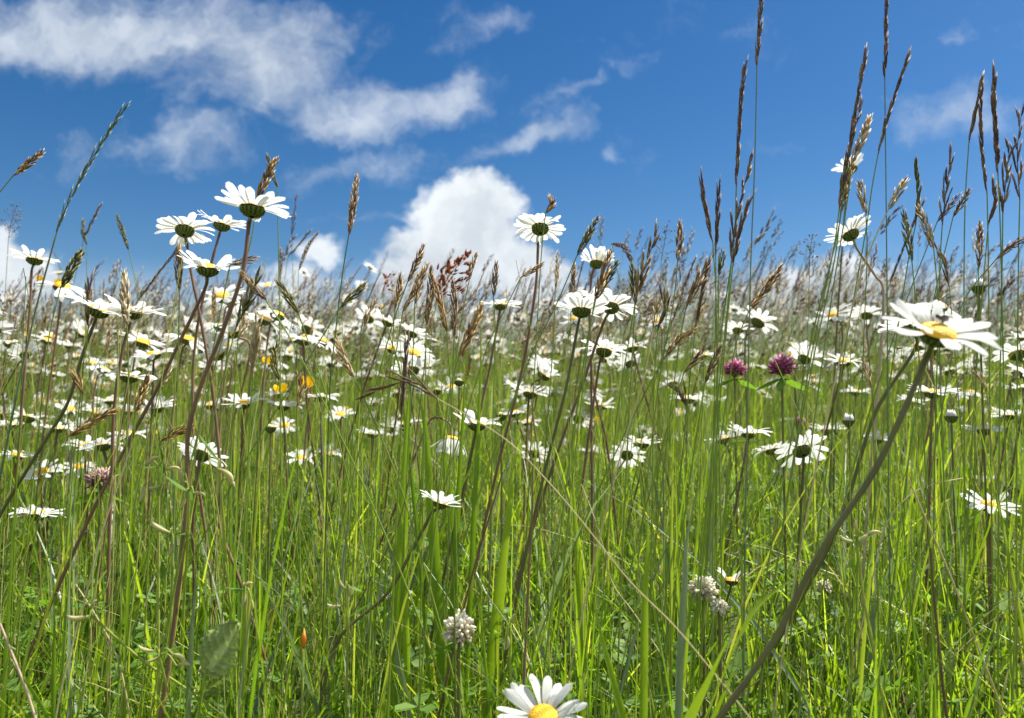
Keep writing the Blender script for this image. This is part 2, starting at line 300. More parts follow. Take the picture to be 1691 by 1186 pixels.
# daisy disc: packed tiny florets
m, nt = mat_new('daisy_disc'); N = nt.nodes.new; L = nt.links.new
tc = N('ShaderNodeTexCoord'); vo = N('ShaderNodeTexVoronoi'); vo.inputs['Scale'].default_value = 1100; L(tc.outputs['Object'], vo.inputs['Vector'])
r = ramp_node(nt, [(.84, .54, .010), (.82, .46, .008), (.62, .28, .004)]); L(vo.outputs['Distance'], r.inputs[0])
b = N('ShaderNodeBsdfPrincipled'); L(r.outputs[0], b.inputs['Base Color']); b.inputs['Roughness'].default_value = .6
bp = N('ShaderNodeBump'); bp.inputs['Strength'].default_value = .9; bp.inputs['Distance'].default_value = .0006; bp.invert = True; L(vo.outputs['Distance'], bp.inputs['Height']); L(bp.outputs[0], b.inputs['Normal'])
o = N('ShaderNodeOutputMaterial'); L(b.outputs[0], o.inputs[0]); M['disc'] = m
# soil and thatch under the grass
m, nt = mat_new('meadow_soil'); N = nt.nodes.new; L = nt.links.new
tc = N('ShaderNodeTexCoord'); nz = N('ShaderNodeTexNoise'); nz.inputs['Scale'].default_value = 14; nz.inputs['Detail'].default_value = 8; L(tc.outputs['Object'], nz.inputs['Vector'])
r = ramp_node(nt, [(.02, .03, .008), (.05, .07, .015), (.08, .10, .025)]); L(nz.outputs['Fac'], r.inputs[0]); b = N('ShaderNodeBsdfPrincipled'); b.inputs['Roughness'].default_value = .95
L(r.outputs[0], b.inputs['Base Color']); o = N('ShaderNodeOutputMaterial'); L(b.outputs[0], o.inputs[0]); M['soil'] = m

# ------------------------------------------------------------------ the setting: rising meadow ground
xs = np.concatenate([[-900, -300, -80, -30], np.linspace(-14, 14, 57), [30, 80, 300, 900]]); ys = np.concatenate([[-900, -200, -40, -10], np.linspace(-3, 14, 69), [30, 100, 300, 1200]])
X, Yg = np.meshgrid(xs, ys); V = np.stack([X, Yg, ground(X, Yg)], -1).reshape(-1, 3); nx = len(xs)
i, j = np.meshgrid(np.arange(len(ys) - 1), np.arange(nx - 1), indexing='ij'); q = np.stack([i * nx + j, i * nx + j + 1, (i + 1) * nx + j + 1, (i + 1) * nx + j], -1).reshape(-1, 4)
mb = MB(); mb.add(V, q); tag(mb.build('ground', M['soil']), None, None, kind='structure')

# ------------------------------------------------------------------ stuff: grass nobody could count
def wedge(n, y0, y1, power=1.0, margin=.5, widen=.82):
    """random ground points in a wide wedge in front of the camera; power > 1 crowds them near y0"""
    y = y0 + (y1 - y0) * rng.random(n) ** power
    return rng.uniform(-1, 1, n) * (y * widen + margin), y
def blades(mb, x, y, h, lean, az, wid, segs, tint, rib=True, curl=1.0, mat=0, twist=None):
    n = len(x); t = np.linspace(0, 1, segs + 1)[None, :]
    dx, dy = np.cos(az)[:, None], np.sin(az)[:, None]; ln = (lean * h)[:, None]
    b = ground(x, y) - .01
    off = ln * (t * .35 + curl * t ** 2.2 * .65)
    px = x[:, None] + dx * off; py = y[:, None] + dy * off
    pz = b[:, None] + h[:, None] * (t - .22 * np.clip(lean, 0, 1.6)[:, None] * t ** 3)
    a2 = az + math.pi / 2 + (rng.normal(0, .9, n) if twist is None else twist); tw = a2[:, None] + rng.normal(0, .5, n)[:, None] * t
    w = wid[:, None] * np.clip(np.minimum(1, (1.03 - t) * 1.9) * (.55 + .45 * np.minimum(1, t * 4)), .02, 1)
    sx_, sy_ = np.cos(tw) * w, np.sin(tw) * w; nxv, nyv = -np.sin(tw) * w * .35, np.cos(tw) * w * .35
    k = segs + 1
    if rib:
        v = np.stack([np.stack([px - sx_ + nxv, py - sy_ + nyv, pz], -1), np.stack([px, py, pz], -1), np.stack([px + sx_ + nxv, py + sy_ + nyv, pz], -1)], 2)  # n,k,3,3
        v = v.reshape(-1, 3); base = np.arange(n)[:, None, None] * k * 3 + np.arange(segs)[None, :, None] * 3 + np.arange(2)[None, None]
        q = np.stack([base, base + 1, base + 4, base + 3], -1).reshape(-1, 4); tt = np.repeat(tint, k * 3)
    else:
        v = np.stack([np.stack([px - sx_, py - sy_, pz], -1), np.stack([px + sx_, py + sy_, pz], -1)], 2).reshape(-1, 3)
        base = np.arange(n)[:, None] * k * 2 + np.arange(segs)[None] * 2; q = np.stack([base, base + 1, base + 3, base + 2], -1).reshape(-1, 4); tt = np.repeat(tint, k * 2)
    mb.add(v, q, None, tt, mat)
def tubes(mb, x, y, h, lean, az, rad, segs, tint, mat=0, sides=3):
    n = len(x); t = np.linspace(0, 1, segs + 1)[None, :]; ln = (lean * h)[:, None]; off = ln * (t * .4 + .6 * t ** 2.2)
    px = x[:, None] + np.cos(az)[:, None] * off; py = y[:, None] + np.sin(az)[:, None] * off; pz = ground(x, y)[:, None] - .01 + h[:, None] * (t - .12 * np.clip(lean, 0, 1.5)[:, None] * t ** 3)
    c = np.stack([px, py, pz], -1); a = np.arange(sides) * 2 * math.pi / sides
    ring = np.stack([np.cos(a), np.sin(a), 0 * a], -1); v = c[:, :, None, :] + (rad[:, None] * (1 - .55 * t))[:, :, None, None] * ring[None, None]
    k = segs + 1; base = np.arange(n)[:, None, None] * k * sides + np.arange(segs)[None, :, None] * sides; s_ = np.arange(sides)[None, None]; s2 = (s_ + 1) % sides
    q = np.stack([base + s_, base + s2, base + sides + s2, base + sides + s_], -1).reshape(-1, 4); mb.add(v.reshape(-1, 3), q, None, np.repeat(tint, k * sides), mat)
    return c
WIND = R(5)
# spots where the sward is thinner, so the low flowers stand in the open: (azimuth tangent, half width, distance, top height)
GAPS = []
for gx, gy, gw, gd in [(727, 840, 55, .53), (63, 851, 40, .74), (1634, 836, 44, .70), (758, 1045, 27, .54), (1165, 980, 32, .60), (1208, 965, 30, .95), (352, 1080, 58, .45), (655, 982, 20, .95), (70, 782, 28, .95),
        (1324, 748, 40, .70), (1035, 755, 32, .95), (333, 755, 40, .70), (166, 800, 28, .62), (745, 738, 34, .78), (680, 720, 26, .60), (1236, 720, 34, .85), (255, 897, 22, .9), (1297, 788, 22, 1.1), (895, 1180, 60, .40), (704, 720, 20, .60), (1486, 1172, 20, .70), (1565, 1110, 16, .56), (497, 760, 26, 1.0), (850, 850, 14, .64), (787, 706, 40, .68)]:
    GAPS.append(((gx - 845.5) / F, gw / F, gd, CAMZ + (660 - gy - gw * .8) / F * gd))
def open_gaps(x, y, h):
    keep = np.ones(len(x), bool)
    for a, w_, gd, zt in GAPS:
        hit = (np.abs(x / y - a) < w_) & (y < gd) & (y > .3) & (ground(x, y) + h > CAMZ + (zt - CAMZ) * y / gd - .05)
        keep &= ~(hit & (rng.random(len(x)) < .95))
        ox, oy = a * gd, gd; ex, ey = x - ox, y - oy; al = ex * math.sin(SUN_AZ) + ey * math.cos(SUN_AZ); ac = np.abs(ex * math.cos(SUN_AZ) - ey * math.sin(SUN_AZ))
        keep &= ~((al > 0) & (al < .16) & (ac < .022) & (ground(x, y) + h > zt - .03 + al * 1.3) & (rng.random(len(x)) < .9))   # sun reaches the flower
    return keep
mb = MB()
n = 23000; x, y = wedge(n, .42, 2.6, 1.25)
h = rng.uniform(.07, .26, n) * rng.uniform(.7, 1.1, n); k_ = open_gaps(x, y, h); x, y, h = x[k_], y[k_], h[k_]; n = len(x); blades(mb, x, y, h, np.clip(np.abs(rng.normal(.45, .42, n)), 0, 1.2), rng.uniform(0, 2 * math.pi, n), rng.uniform(.0005, .0019, n), 6, rng.beta(2, 2.2, n))
n = 3000; x, y = wedge(n, .5, 2.8, 1.2)     # taller upright blades
h = rng.uniform(.24, .40, n); k_ = open_gaps(x, y, h); x, y, h = x[k_], y[k_], h[k_]; n = len(x); blades(mb, x, y, h, np.clip(np.abs(rng.normal(.12, .16, n)), 0, .4), rng.normal(WIND, 1.4, n), rng.uniform(.0007, .0017, n), 6, rng.beta(2, 1.8, n))
n = 19000; x, y = wedge(n, 2.2, 5.4, 1.2)
h = rng.uniform(.08, .24, n) * (1 + .5 * np.sin(x * 2.1 + 1) * np.sin(y * 1.7)); blades(mb, x, y, h, np.abs(rng.normal(.25, .25, n)), rng.normal(WIND, 1.4, n), rng.uniform(.0016, .0034, n), 3, rng.beta(2.2, 2, n), rib=False)
tag(mb.build('grass', M['grass']), 'thick green meadow grass blades covering the rising ground', 'grass', kind='stuff')
mb = MB()
n = 6500; x, y = wedge(n, .5, 3.4, 1.25)
h = rng.uniform(.22, .46, n); k_ = open_gaps(x, y, h); x, y, h = x[k_], y[k_], h[k_]; n = len(x)
tubes(mb, x, y, h, np.abs(rng.normal(.12, .14, n)), rng.normal(WIND, 1.5, n), rng.uniform(.00035, .00075, n), 6, rng.beta(2.2, 1.7, n))
n = 6500; x, y = wedge(n, 2.4, 5.4, 1.1); h = rng.uniform(.20, .52, n) * (1 + .2 * np.sin(x * 1.3 + 2) * np.sin(y * 1.1))
tubes(mb, x, y, h, np.abs(rng.normal(.2, .2, n)), rng.normal(WIND, 1.2, n), rng.uniform(.0006, .0011, n), 4, rng.beta(2, 2, n))
tag(mb.build('grass_stems', M['stalk']), 'thin upright pale green grass stems crowding the meadow', 'grass stems', kind='stuff')
mb = MB()
n = 2000; x, y = wedge(n, .46, 2.8, 1.2)
h = rng.uniform(.08, .30, n); k_ = open_gaps(x, y, h); x, y, h = x[k_], y[k_], h[k_]; n = len(x)
blades(mb, x, y, h, np.clip(np.abs(rng.normal(.7, .6, n)), 0, 1.2), rng.uniform(0, 6.28, n), rng.uniform(.0004, .0011, n), 6, rng.random(n))
n = 1000; x, y = wedge(n, .8, 2.8, 1.1); h = rng.uniform(.20, .42, n); k_ = open_gaps(x, y, h); x, y, h = x[k_], y[k_], h[k_]; n = len(x)
tubes(mb, x, y, h, np.clip(np.abs(rng.normal(.45, .35, n)), 0, .9), rng.uniform(0, 6.28, n), rng.uniform(.0003, .0006, n), 6, rng.random(n))
tag(mb.build('dry_grass', M['straw']), 'dry straw-coloured blades tangled in the green grass', 'dry grass', kind='stuff')
mb = MB()
n = 1500; x, y = wedge(n, .5, 2.4, 1.3)
h = rng.uniform(.12, .34, n); k_ = open_gaps(x, y, h); x, y, h = x[k_], y[k_], h[k_]; n = len(x)
blades(mb, x, y, h, np.abs(rng.normal(.3, .3, n)), rng.uniform(0, 6.28, n), rng.uniform(.0010, .0026, n), 6, rng.random(n))
tag(mb.build('glaucous_grass', M['blue_grass']), 'blue-green grass blades scattered through the sward', 'grass', kind='stuff')
# clover and herb leaves low in the sward
mb = MB()
for k in range(2300):
    y = .5 + 1.6 * rng.random() ** 1.4; x = rng.uniform(-1, 1) * (y * .8 + .3); z = ground(x, y) + rng.uniform(.03, .13); c = np.array([x, y, z]); a0 = rng.uniform(0, 6.28); tl = rng.normal(0, .35, 2); sc = rng.uniform(.006, .016)
    B = basis([tl[0], tl[1], 1]); tube(mb, catmull([[x + rng.normal(0, .01), y + rng.normal(0, .01), ground(x, y)], c], 2), .0005, 3, .4)
    for j in range(3):
        a = a0 + j * 2.094; d = np.array([math.cos(a), math.sin(a), .12]); s_ = np.array([-math.sin(a), math.cos(a), 0])
        v = np.array([[0, 0, 0], d * .5 + s_ * .38 + [0, 0, .08], d * 1.05 + s_ * .34, d * 1.12, d * 1.05 - s_ * .34, d * .5 - s_ * .38 + [0, 0, .08], d * .6]) * sc
        mb.add(v @ B.T + c, None, [[0, 6, 1], [1, 6, 2], [2, 6, 3], [3, 6, 4], [4, 6, 5], [5, 6, 0]], rng.uniform(.1, .9))
tag(mb.build('clover_leaves', M['leaf']), 'low green clover leaves under the grass', 'ground cover', kind='stuff')

# low-poly far stalks with heads, far daisies
def proto_head(style, L, bend, seed):
    rg = np.random.default_rng(seed); m_ = MB(); ax = np.array([[bend * L * q * q, 0, L * q] for q in np.linspace(0, 1, 6)]); seed_head(m_, ax, style, rg, 0, 1.15)
    V = np.concatenate(m_.V); return V, np.concatenate(m_.Q), np.concatenate(m_.T), np.concatenate(m_.t)
def far_head(L, w, seed):
    rg = np.random.default_rng(seed); m_ = MB()
    for i in range(9):
        q = i / 9; a = i * 2.4; o = np.array([math.cos(a), math.sin(a), 0]); m2 = np.array([0, 0, q * L * .85]) + o * w * .4
        husk(m_, m2, np.array([0, 0, 1]) + o * .2, L * .26, w * .55 * (1.1 - .6 * q), rg.uniform(.1, .8), o)
    return np.concatenate(m_.V), np.concatenate(m_.Q), np.concatenate(m_.T), np.concatenate(m_.t)
FH = [far_head(L, w, i) for i, (L, w) in enumerate([(.05, .0032), (.07, .003), (.045, .004), (.09, .003), (.06, .0045)])]
def put(mb, proto, pos, zdir, sc, rot, mat=0, dt=0):
    V, Q, T, tt = proto; B = basis(zdir); c, s_ = math.cos(rot), math.sin(rot); Rz = np.array([[c, -s_, 0], [s_, c, 0], [0, 0, 1]])
    mb.add((V * sc) @ (B @ Rz).T + pos, Q, T, np.clip(tt + dt, 0, 1), mat)
mb = MB()
n = 8500; x, y = wedge(n, 1.5, 5.3, 1.0)
h = rng.uniform(.24, .58, n) * np.where(x > 0.05 * y, 1.08, .95) * (1 + .12 * np.sin(x * 1.7 + y))
h = np.minimum(h, CAMZ + (.122 + np.where(x > .1 * y, .05, 0) + rng.normal(0, .04, n)) * y - ground(x, y)); h = np.clip(h, .12, None)
c = tubes(mb, x, y, h, np.abs(rng.normal(.30, .2, n)), rng.normal(WIND, .7, n), rng.uniform(.0006, .0010, n), 5, rng.uniform(.2, .8, n))
for k in range(n): put(mb, FH[k % 5], c[k, -1], c[k, -1] - c[k, -2] + np.array([.01, 0, 0]), rng.uniform(.8, 1.3), rng.uniform(0, 6), 1 if rng.random() < .85 else 2, rng.normal(0, .15))
tag(mb.build('distant_grass_stalks', [M['stalk'], M['head_far'], M['head_straw']]), 'blurred grey-brown seed heads bending along the crest of the meadow', 'grass stalks', kind='stuff')
def far_daisy(seed):
    rg = np.random.default_rng(seed); m_ = MB(); n = 14; D = []
    for k in range(n):
        a = k * 2 * math.pi / n + rg.normal(0, .08); d = np.array([math.cos(a), math.sin(a), 0]); s_ = np.array([-math.sin(a), math.cos(a), 0]); l = .024 * rg.uniform(.9, 1.05); up = rg.uniform(.05, .35)
        p = [d * .007, d * .016 + [0, 0, up * .008], d * l + [0, 0, up * .009]]; w = [.0018, .0027, .0019]
        m_.add(np.concatenate([[p[i] - s_ * w[i], p[i] + s_ * w[i]] for i in range(3)]), [[0, 1, 3, 2], [2, 3, 5, 4]], None, .7)
    a = np.arange(8) * math.pi / 4; pe = (np.concatenate(m_.V), np.concatenate(m_.Q), np.zeros((0, 3), int), np.concatenate(m_.t))
    dv = np.vstack([[0, 0, .005], np.stack([np.cos(a) * .0085, np.sin(a) * .0085, a * 0 + .001], 1)]); dt = np.array([[0, 1 + i, 1 + (i + 1) % 8] for i in range(8)])
    bv = np.vstack([[0, 0, -.006], np.stack([np.cos(a) * .009, np.sin(a) * .009, a * 0 - .0005], 1)]); bt = np.array([[0, 1 + (i + 1) % 8, 1 + i] for i in range(8)])
    return pe, (dv, np.zeros((0, 4), int), dt, np.full(9, .5)), (bv, np.zeros((0, 4), int), bt, np.full(9, .5))
FD = [far_daisy(i) for i in range(4)]
mb = MB(); n = 2300; x, y = wedge(n, 1.7, 5.0, .95)
keep = rng.random(n) < np.where(x < -.1 * y, 1.0, .72); x, y = x[keep], y[keep]; n = len(x)
c = tubes(mb, x, y, np.clip(rng.normal(.27, .09, n), .10, .5) + np.where(x < -.2 * y, .05, 0), np.abs(rng.normal(.15, .15, n)), rng.normal(WIND, 1, n), np.full(n, .0014), 4, rng.uniform(.1, .6, n), 3)
for k in range(n):
    z = np.array([rng.normal(.1, .45), rng.normal(.22, .5), 1]); sc = rng.uniform(.85, 1.1); r_ = rng.uniform(0, 6)
    for i_, part in enumerate(FD[k % 4]): put(mb, part, c[k, -1] + np.array([0, 0, .003]), z, sc, r_, i_)
tag(mb.build('distant_daisies', [M['petal'], M['disc'], M['bract'], M['stem_green']]), 'countless small white daisies far up the meadow slope', 'daisies', kind='stuff')

# ------------------------------------------------------------------ daisies
def petal_mesh(name, L, w, droop, notch, seed, curl=.0):
    rg = np.random.default_rng(seed); nu, nv = 9, 5; m_ = MB(); V = []; T = []
    for i in range(nu):
        t = i / (nu - 1)
        ww = w * (.42 + .58 * math.sin(min(1, t / .62) * math.pi / 2)) * (1 if t < .78 else math.sqrt(max(0, 1 - ((t - .78) / .235) ** 2)))
        for j in range(nv):
            s_ = -1 + 2 * j / (nv - 1)
            z = -droop * L * t * t + .10 * w * (abs(s_) ** 2) * (1 - t) + .05 * w * math.cos(s_ * 3 * math.pi) + curl * L * math.sin(t * 3.1) * .05 + .012 * L * s_ * math.sin(t * 2.5 + seed)
            xx = L * t - (notch * L * (.5 + .5 * math.cos(s_ * 2 * math.pi)) * max(0, t - .8) * 1.2 if t > .8 else 0)
            V.append([xx, ww * s_ * .5 + .04 * L * t * t * math.sin(seed * 1.7), z]); T.append(.15 + .6 * min(1, t * 3) + rg.uniform(-.05, .05))
    q = [[i * nv + j, i * nv + j + 1, (i + 1) * nv + j + 1, (i + 1) * nv + j] for i in range(nu - 1) for j in range(nv - 1)]
    m_.add(V, q, None, np.array(T)); return m_.mesh(name, M['petal'])
PET = [petal_mesh('petal', .0178, .0061, d, nt_, i, cu) for i, (d, nt_, cu) in enumerate([(.10, .05, .5), (.18, .08, 1), (.05, .03, -.6), (.25, .06, .8), (.0, .09, .3), (.14, .02, -1.0), (.34, .05, 1.5)])]
def dome(name, r, h, mat, bottom=False, z0=0):
    m_ = MB(); nr, na = 7, 24; V = [[0, 0, z0 + h]]; 
    for i in range(1, nr + 1):
        t = i / nr
        for k in range(na):
            a = k * 2 * math.pi / na; V.append([r * t * math.cos(a), r * t * math.sin(a), z0 + h * (math.sqrt(max(0, 1 - (t * .98) ** 2)) - .10 * math.exp(-(t * 3.2) ** 2))])
    T = [[0, 1 + k, 1 + (k + 1) % na] for k in range(na)]; Q = [[1 + (i) * na + k, 1 + (i + 1) * na + k, 1 + (i + 1) * na + (k + 1) % na, 1 + i * na + (k + 1) % na] for i in range(nr - 1) for k in range(na)]
    if bottom: Q = [q[::-1] for q in Q]; T = [t[::-1] for t in T]
    m_.add(V, Q, T); return m_.mesh(name, mat)
DISC = dome('disc', .0083, .0050, M['disc'], z0=.0004)
def cup_mesh():
    """saucer of overlapping bracts under the head"""
    m_ = MB(); rg = np.random.default_rng(3); na = 20; prof = [(.0013, -.0046), (.0045, -.0040), (.0074, -.0027), (.0088, -.0008), (.0088, .0004)]
    V = [[r * math.cos(k * 2 * math.pi / na), r * math.sin(k * 2 * math.pi / na), z] for r, z in prof for k in range(na)]
    Q = [[i * na + k, (i + 1) * na + k, (i + 1) * na + (k + 1) % na, i * na + (k + 1) % na][::-1] for i in range(len(prof) - 1) for k in range(na)]
    m_.add(V, Q, None, .15)
    for ringi, (r0, z0, r1, z1, n_) in enumerate([(.0062, -.0033, .0094, -.0001, 17), (.0038, -.0044, .0077, -.0025, 14), (.0014, -.0050, .0052, -.0039, 10)]):
        for k in range(n_):
            a = (k + .5 * ringi) * 2 * math.pi / n_ + rg.normal(0, .04); d = np.array([math.cos(a), math.sin(a), 0]); s_ = np.array([-math.sin(a), math.cos(a), 0]); w = .0013
            p0 = d * r0 + [0, 0, z0 - .0002]; p2 = d * r1 + [0, 0, z1]; p1 = (p0 + p2) / 2 + (d * .35 + [0, 0, -1]) * .0009
            v = [p0 - s_ * w * .7, p0 + s_ * w * .7, p1 - s_ * w, p1 + s_ * w, p2 - s_ * w * .35, p2 + s_ * w * .35, p1 - [0, 0, .0003]]
            m_.add(v, None, [[0, 6, 1], [0, 2, 6], [1, 6, 3], [2, 4, 6], [4, 5, 6], [5, 3, 6]], [.45, .45, .2, .2, .9, .9, .75])
    return m_.mesh('bract_cup', M['bract'])
CUP = cup_mesh()
def mat4(B, pos):
    return Matrix(((B[0][0], B[0][1], B[0][2], pos[0]), (B[1][0], B[1][1], B[1][2], pos[1]), (B[2][0], B[2][1], B[2][2], pos[2]), (0, 0, 0, 1)))
def to_ground(pts, lean=0.0):
    """carry a stem's polyline on from its last point down to the ground"""
    pts = [np.asarray(p, float) for p in pts]; a = pts[-2] if len(pts) > 1 else pts[-1] + [0, 0, .1]; p = pts[-1]; d = p - a; d /= np.linalg.norm(d) + 1e-9
    if d[2] > -.75: d[2] = -.75; d /= np.linalg.norm(d)
    for _ in range(400):
        gz = float(ground(p[0], p[1]))
        if p[2] <= gz: break
        d = d + np.array([0, 0, -.05]); d /= np.linalg.norm(d); p = p + d * min(.03, max(.004, p[2] - gz + .002))
        pts.append(p)
    return pts
def thin_pts(pts, step=.035):
    out = [pts[0]]
    for p in pts[1:-1]:
        if np.linalg.norm(p - out[-1]) > step: out.append(p)
    out.append(pts[-1]); return out
def daisy(label, px, py, wpx, tilt=(0, 0), path=(), n=21, pitch=14, spread=8, D=.050, mat='stem_red', rad=.0013, drop=(), dY=0.0, seed=None, name='daisy', petals=None, pw=1.0):
    """px,py: where the head shows; wpx: its width in photo pixels -> distance. tilt = (right, towards the viewer)"""
    rg = random.Random(seed if seed is not None else int(px * 7 + py)); sc = D / .050; pitch = pitch + 6 if 8 <= pitch <= 30 else pitch
    Yd = F * D / wpx; c = P(px, py, Yd); nv = np.array([tilt[0], -tilt[1], 1.0]); nv /= np.linalg.norm(nv); B = basis(nv, [0, 1, 0])
    stem = [c - nv * .0042 * sc, c - nv * .020 * sc]
    m_ = len(path)
    for i, (qx, qy) in enumerate(path): stem.append(P(qx, qy, Yd + .02 + dY * (i + 1) / max(1, m_)))
    if not m_: stem.append(stem[-1] + np.array([rg.uniform(-.012, .012) - tilt[0] * .03, rg.uniform(-.005, .02), -.05]))
    stem = to_ground(stem); base = stem[-1]; base[2] = float(ground(base[0], base[1]))
    root = thing(name, base, label, 'daisy')
    mb = MB(); cv = catmull(thin_pts(stem, .02), 5); k = len(cv); rr = np.linspace(rad, rad * 1.25, k) * sc; rr *= 1 + .07 * np.sin(np.arange(k) * 1.3 + px) + .05 * np.sin(np.arange(k) * 2.9); rr[:3] = rad * sc * np.array([1.35, 1.15, 1.0]); tube(mb, cv, rr, 7, np.linspace(.25, .75, k) + .1 * np.sin(np.arange(k) * .7)); mb.build('stem', M[mat], root, base)
    H = mat4(B, c - base) @ Matrix.Scale(sc, 4)
    link('bract_cup', CUP, root, H @ Matrix.Scale(.92, 4)); link('disc', DISC, root, H @ Matrix.Rotation(rg.uniform(0, 6), 4, 'Z'))
    a0 = rg.uniform(0, 6)
    for i in range(n):
        if i in drop: continue
        a = a0 + (i + rg.uniform(-.28, .28)) * 2 * math.pi / n; pt = R(pitch + rg.gauss(0, spread)); lay = .0004 * (i % 3)
        if petals: a, pt = R(petals[i][0]), R(petals[i][1])
        Mx = H @ Matrix.Rotation(a, 4, 'Z') @ Matrix.Translation((.0074, 0, .0008 + lay)) @ Matrix.Rotation(-pt, 4, 'Y') @ Matrix.Rotation(R(rg.gauss(0, 13)), 4, 'X') @ Matrix.Diagonal((rg.uniform(.88, 1.06), rg.uniform(.85, 1.18) * pw, 1, 1))
        link('petal', PET[rg.randrange(7)], root, Mx)
    return root, c, H

HERO, hero_c, hero_H = daisy('largest daisy, its yellow centre carrying a small dark fly, on a thick leaning stem', 1547, 553, 176, (.12, .60),
    [(1528, 595), (1490, 685), (1440, 785), (1372, 885), (1328, 962), (1272, 1068), (1185, 1190)], 16, 26, 15, .052, 'stem_green', .00145,
    petals=[(112, 36), (96, 30), (72, 32), (46, 24), (33, 17), (10, 18), (-6, 17), (-22, 17), (-38, 20), (-60, 18), (262, 14), (216, 38), (196, 10), (172, 22), (152, 28), (132, 32)])
daisy('daisy half hidden behind the largest daisy, its head tilted left', 1503, 541, 100, (-.25, -.25), [(1512, 575), (1452, 668), (1424, 745), (1402, 820), (1368, 905), (1295, 1040)], 20, 18, 10, .050, 'stem_green', .0014)
daisy('tallest daisy of the left cluster with a brown seed head rising behind it', 417, 346, 126, (.06, -.06), [(411, 370), (401, 447), (371, 538), (364, 564), (329, 645), (310, 723), (306, 770), (309, 826), (287, 1035), (265, 1184)], 20, 15, 9, rad=.0014)
daisy('round daisy at the left of the cluster, dark green underside and reddish stem', 305, 381, 92, (-.05, -.42), [(309, 405), (317, 457), (326, 500), (341, 581), (354, 669), (364, 784), (364, 870), (391, 945)], 24, 6, 6)
daisy('daisy tucked just right of the round one with a glimpse of yellow', 366, 373, 84, (.22, -.05), [(362, 388), (350, 432), (326, 540), (318, 640), (322, 750), (338, 870)], 20, 16, 8)
daisy('lowest daisy of the left cluster, petals flung upward on a long leaning stem', 343, 446, 108, (.08, .05), [(337, 480), (297, 564), (256, 649), (216, 723), (199, 760), (145, 861), (118, 890), (50, 1076)], 19, 18, 12, rad=.0013)
daisy('daisy silhouetted against the white cloud at the far left', 57, 430, 76, (.12, -.05), [(52, 450), (50, 500), (45, 560)], 18, 14, 9)
daisy('daisy with its petals swept up left, front one of a pair by the straw head', 162, 514, 104, (.38, -.05), [(157, 530), (135, 590), (112, 665), (78, 722), (30, 800)], 20, 16, 9, mat='stem_green', rad=.0013)
daisy('daisy directly behind the straw-coloured seed head at the left', 218, 517, 100, (.15, .0), [(213, 540), (200, 590), (188, 680), (185, 780), (180, 900), (178, 1050)], 20, 15, 9)
daisy('cupped daisy turned left on a curved stem near the left edge', 42, 586, 54, (-.55, -.25), [(30, 602), (8, 640)], 20, 30, 8, mat='stem_green')
daisy('flat daisy below the pair, pointing left between grass stems', 77, 563, 50, (.3, 0), (), 18, 10, 8)
daisy('daisy cut off by the left edge, only its right petals in view', -8, 547, 58, (-.2, -.2), (), 18, 10, 8)
daisy('small daisy with a plump centre behind the flat left one', 114, 572, 40, (.1, .1), (), 18, 25, 8)
daisy('daisy showing its yellow centre left of the leaning reddish stem', 253, 587, 70, (-.06, .22), [(253, 610), (252, 640)], 19, 10, 8)
daisy('side-on daisy just beneath the yellow-centred one on the left', 213, 624, 84, (.16, -.02), (), 20, 10, 8)
daisy('double-layered daisy crossed by the leaning reddish stem', 260, 675, 64, (-.05, .15), [(244, 700), (243, 730)], 26, 24, 18)
daisy('daisy in shadow behind the double-layered one', 181, 663, 50, (0, .1), (), 18, 12, 9)
daisy('daisy with only a few upright petals left of centre at the cluster', 157, 682, 42, (.4, .2), (), 12, 40, 12)
daisy('daisy at the left edge under the curved-stem one', 20, 703, 54, (0, .05), (), 19, 15, 8)
daisy('daisy right of the left edge one, level with it', 95, 709, 62, (.1, 0), (), 20, 12, 8)
daisy('wide open daisy behind the fallen brown seed head', 140, 737, 64, (.1, .2), (), 20, 15, 9)
daisy('daisy with raised petals touching the fallen brown seed head', 170, 737, 76, (-.2, -.05), (), 17, 20, 14, mat='stem_green')
daisy('flat daisy at far left, just above the yellow-centred low one', 28, 753, 60, (.14, .0), (), 18, 8, 8)
daisy('low yellow-centred daisy near the left edge', 70, 780, 62, (.02, .5), [(69, 800), (70, 840)], 16, 8, 10)
daisy('yellow-centred daisy touching the faded pink clover', 130, 772, 56, (0, .4), (), 15, 6, 14)
daisy('low side-on daisy alone in the green grass at the left', 63, 851, 82, (.05, -.12), [(63, 870), (66, 960)], 19, 12, 8)
daisy('daisy cut by the left edge, lowest on that side', 0, 868, 40, (.2, .1), (), 16, 10, 8)
daisy('large shaded daisy turned away behind reddish stems and cream pods', 333, 752, 84, (.25, -.75), (), 19, 8, 8)
daisy('daisy with open upper petals left of the straw seed head', 402, 668, 70, (.05, .12), (), 19, 22, 9)
daisy('smaller daisy half hidden by the pale pink stem', 371, 665, 46, (-.2, .0), (), 18, 16, 9)
daisy('white petals low down among the rattle pods', 255, 897, 46, (.1, .25), (), 12, 12, 10)
daisy('daisy below the two lower buttercups', 468, 672, 62, (.05, .05), (), 19, 18, 9)
daisy('daisy with a dull yellow centre beside a dark bud', 470, 704, 50, (.1, .6), (), 17, 6, 9)
daisy('flat daisy just under the tall buttercup', 530, 657, 62, (.02, -.05), (), 20, 9, 7)
daisy('pale yellow-centred daisy on the left of the dark seed head stems', 497, 758, 56, (0, .35), (), 18, 14, 12)
daisy('loose-petalled daisy next to the pale yellow-centred one', 546, 750, 46, (.1, .2), (), 18, 20, 14)
daisy('daisy with yellow centre in the middle of the white drift', 562, 686, 52, (0, .35), (), 18, 12, 10)
daisy('side-on daisy right of the white drift of flowers', 616, 718, 56, (.05, -.05), (), 18, 20, 12)
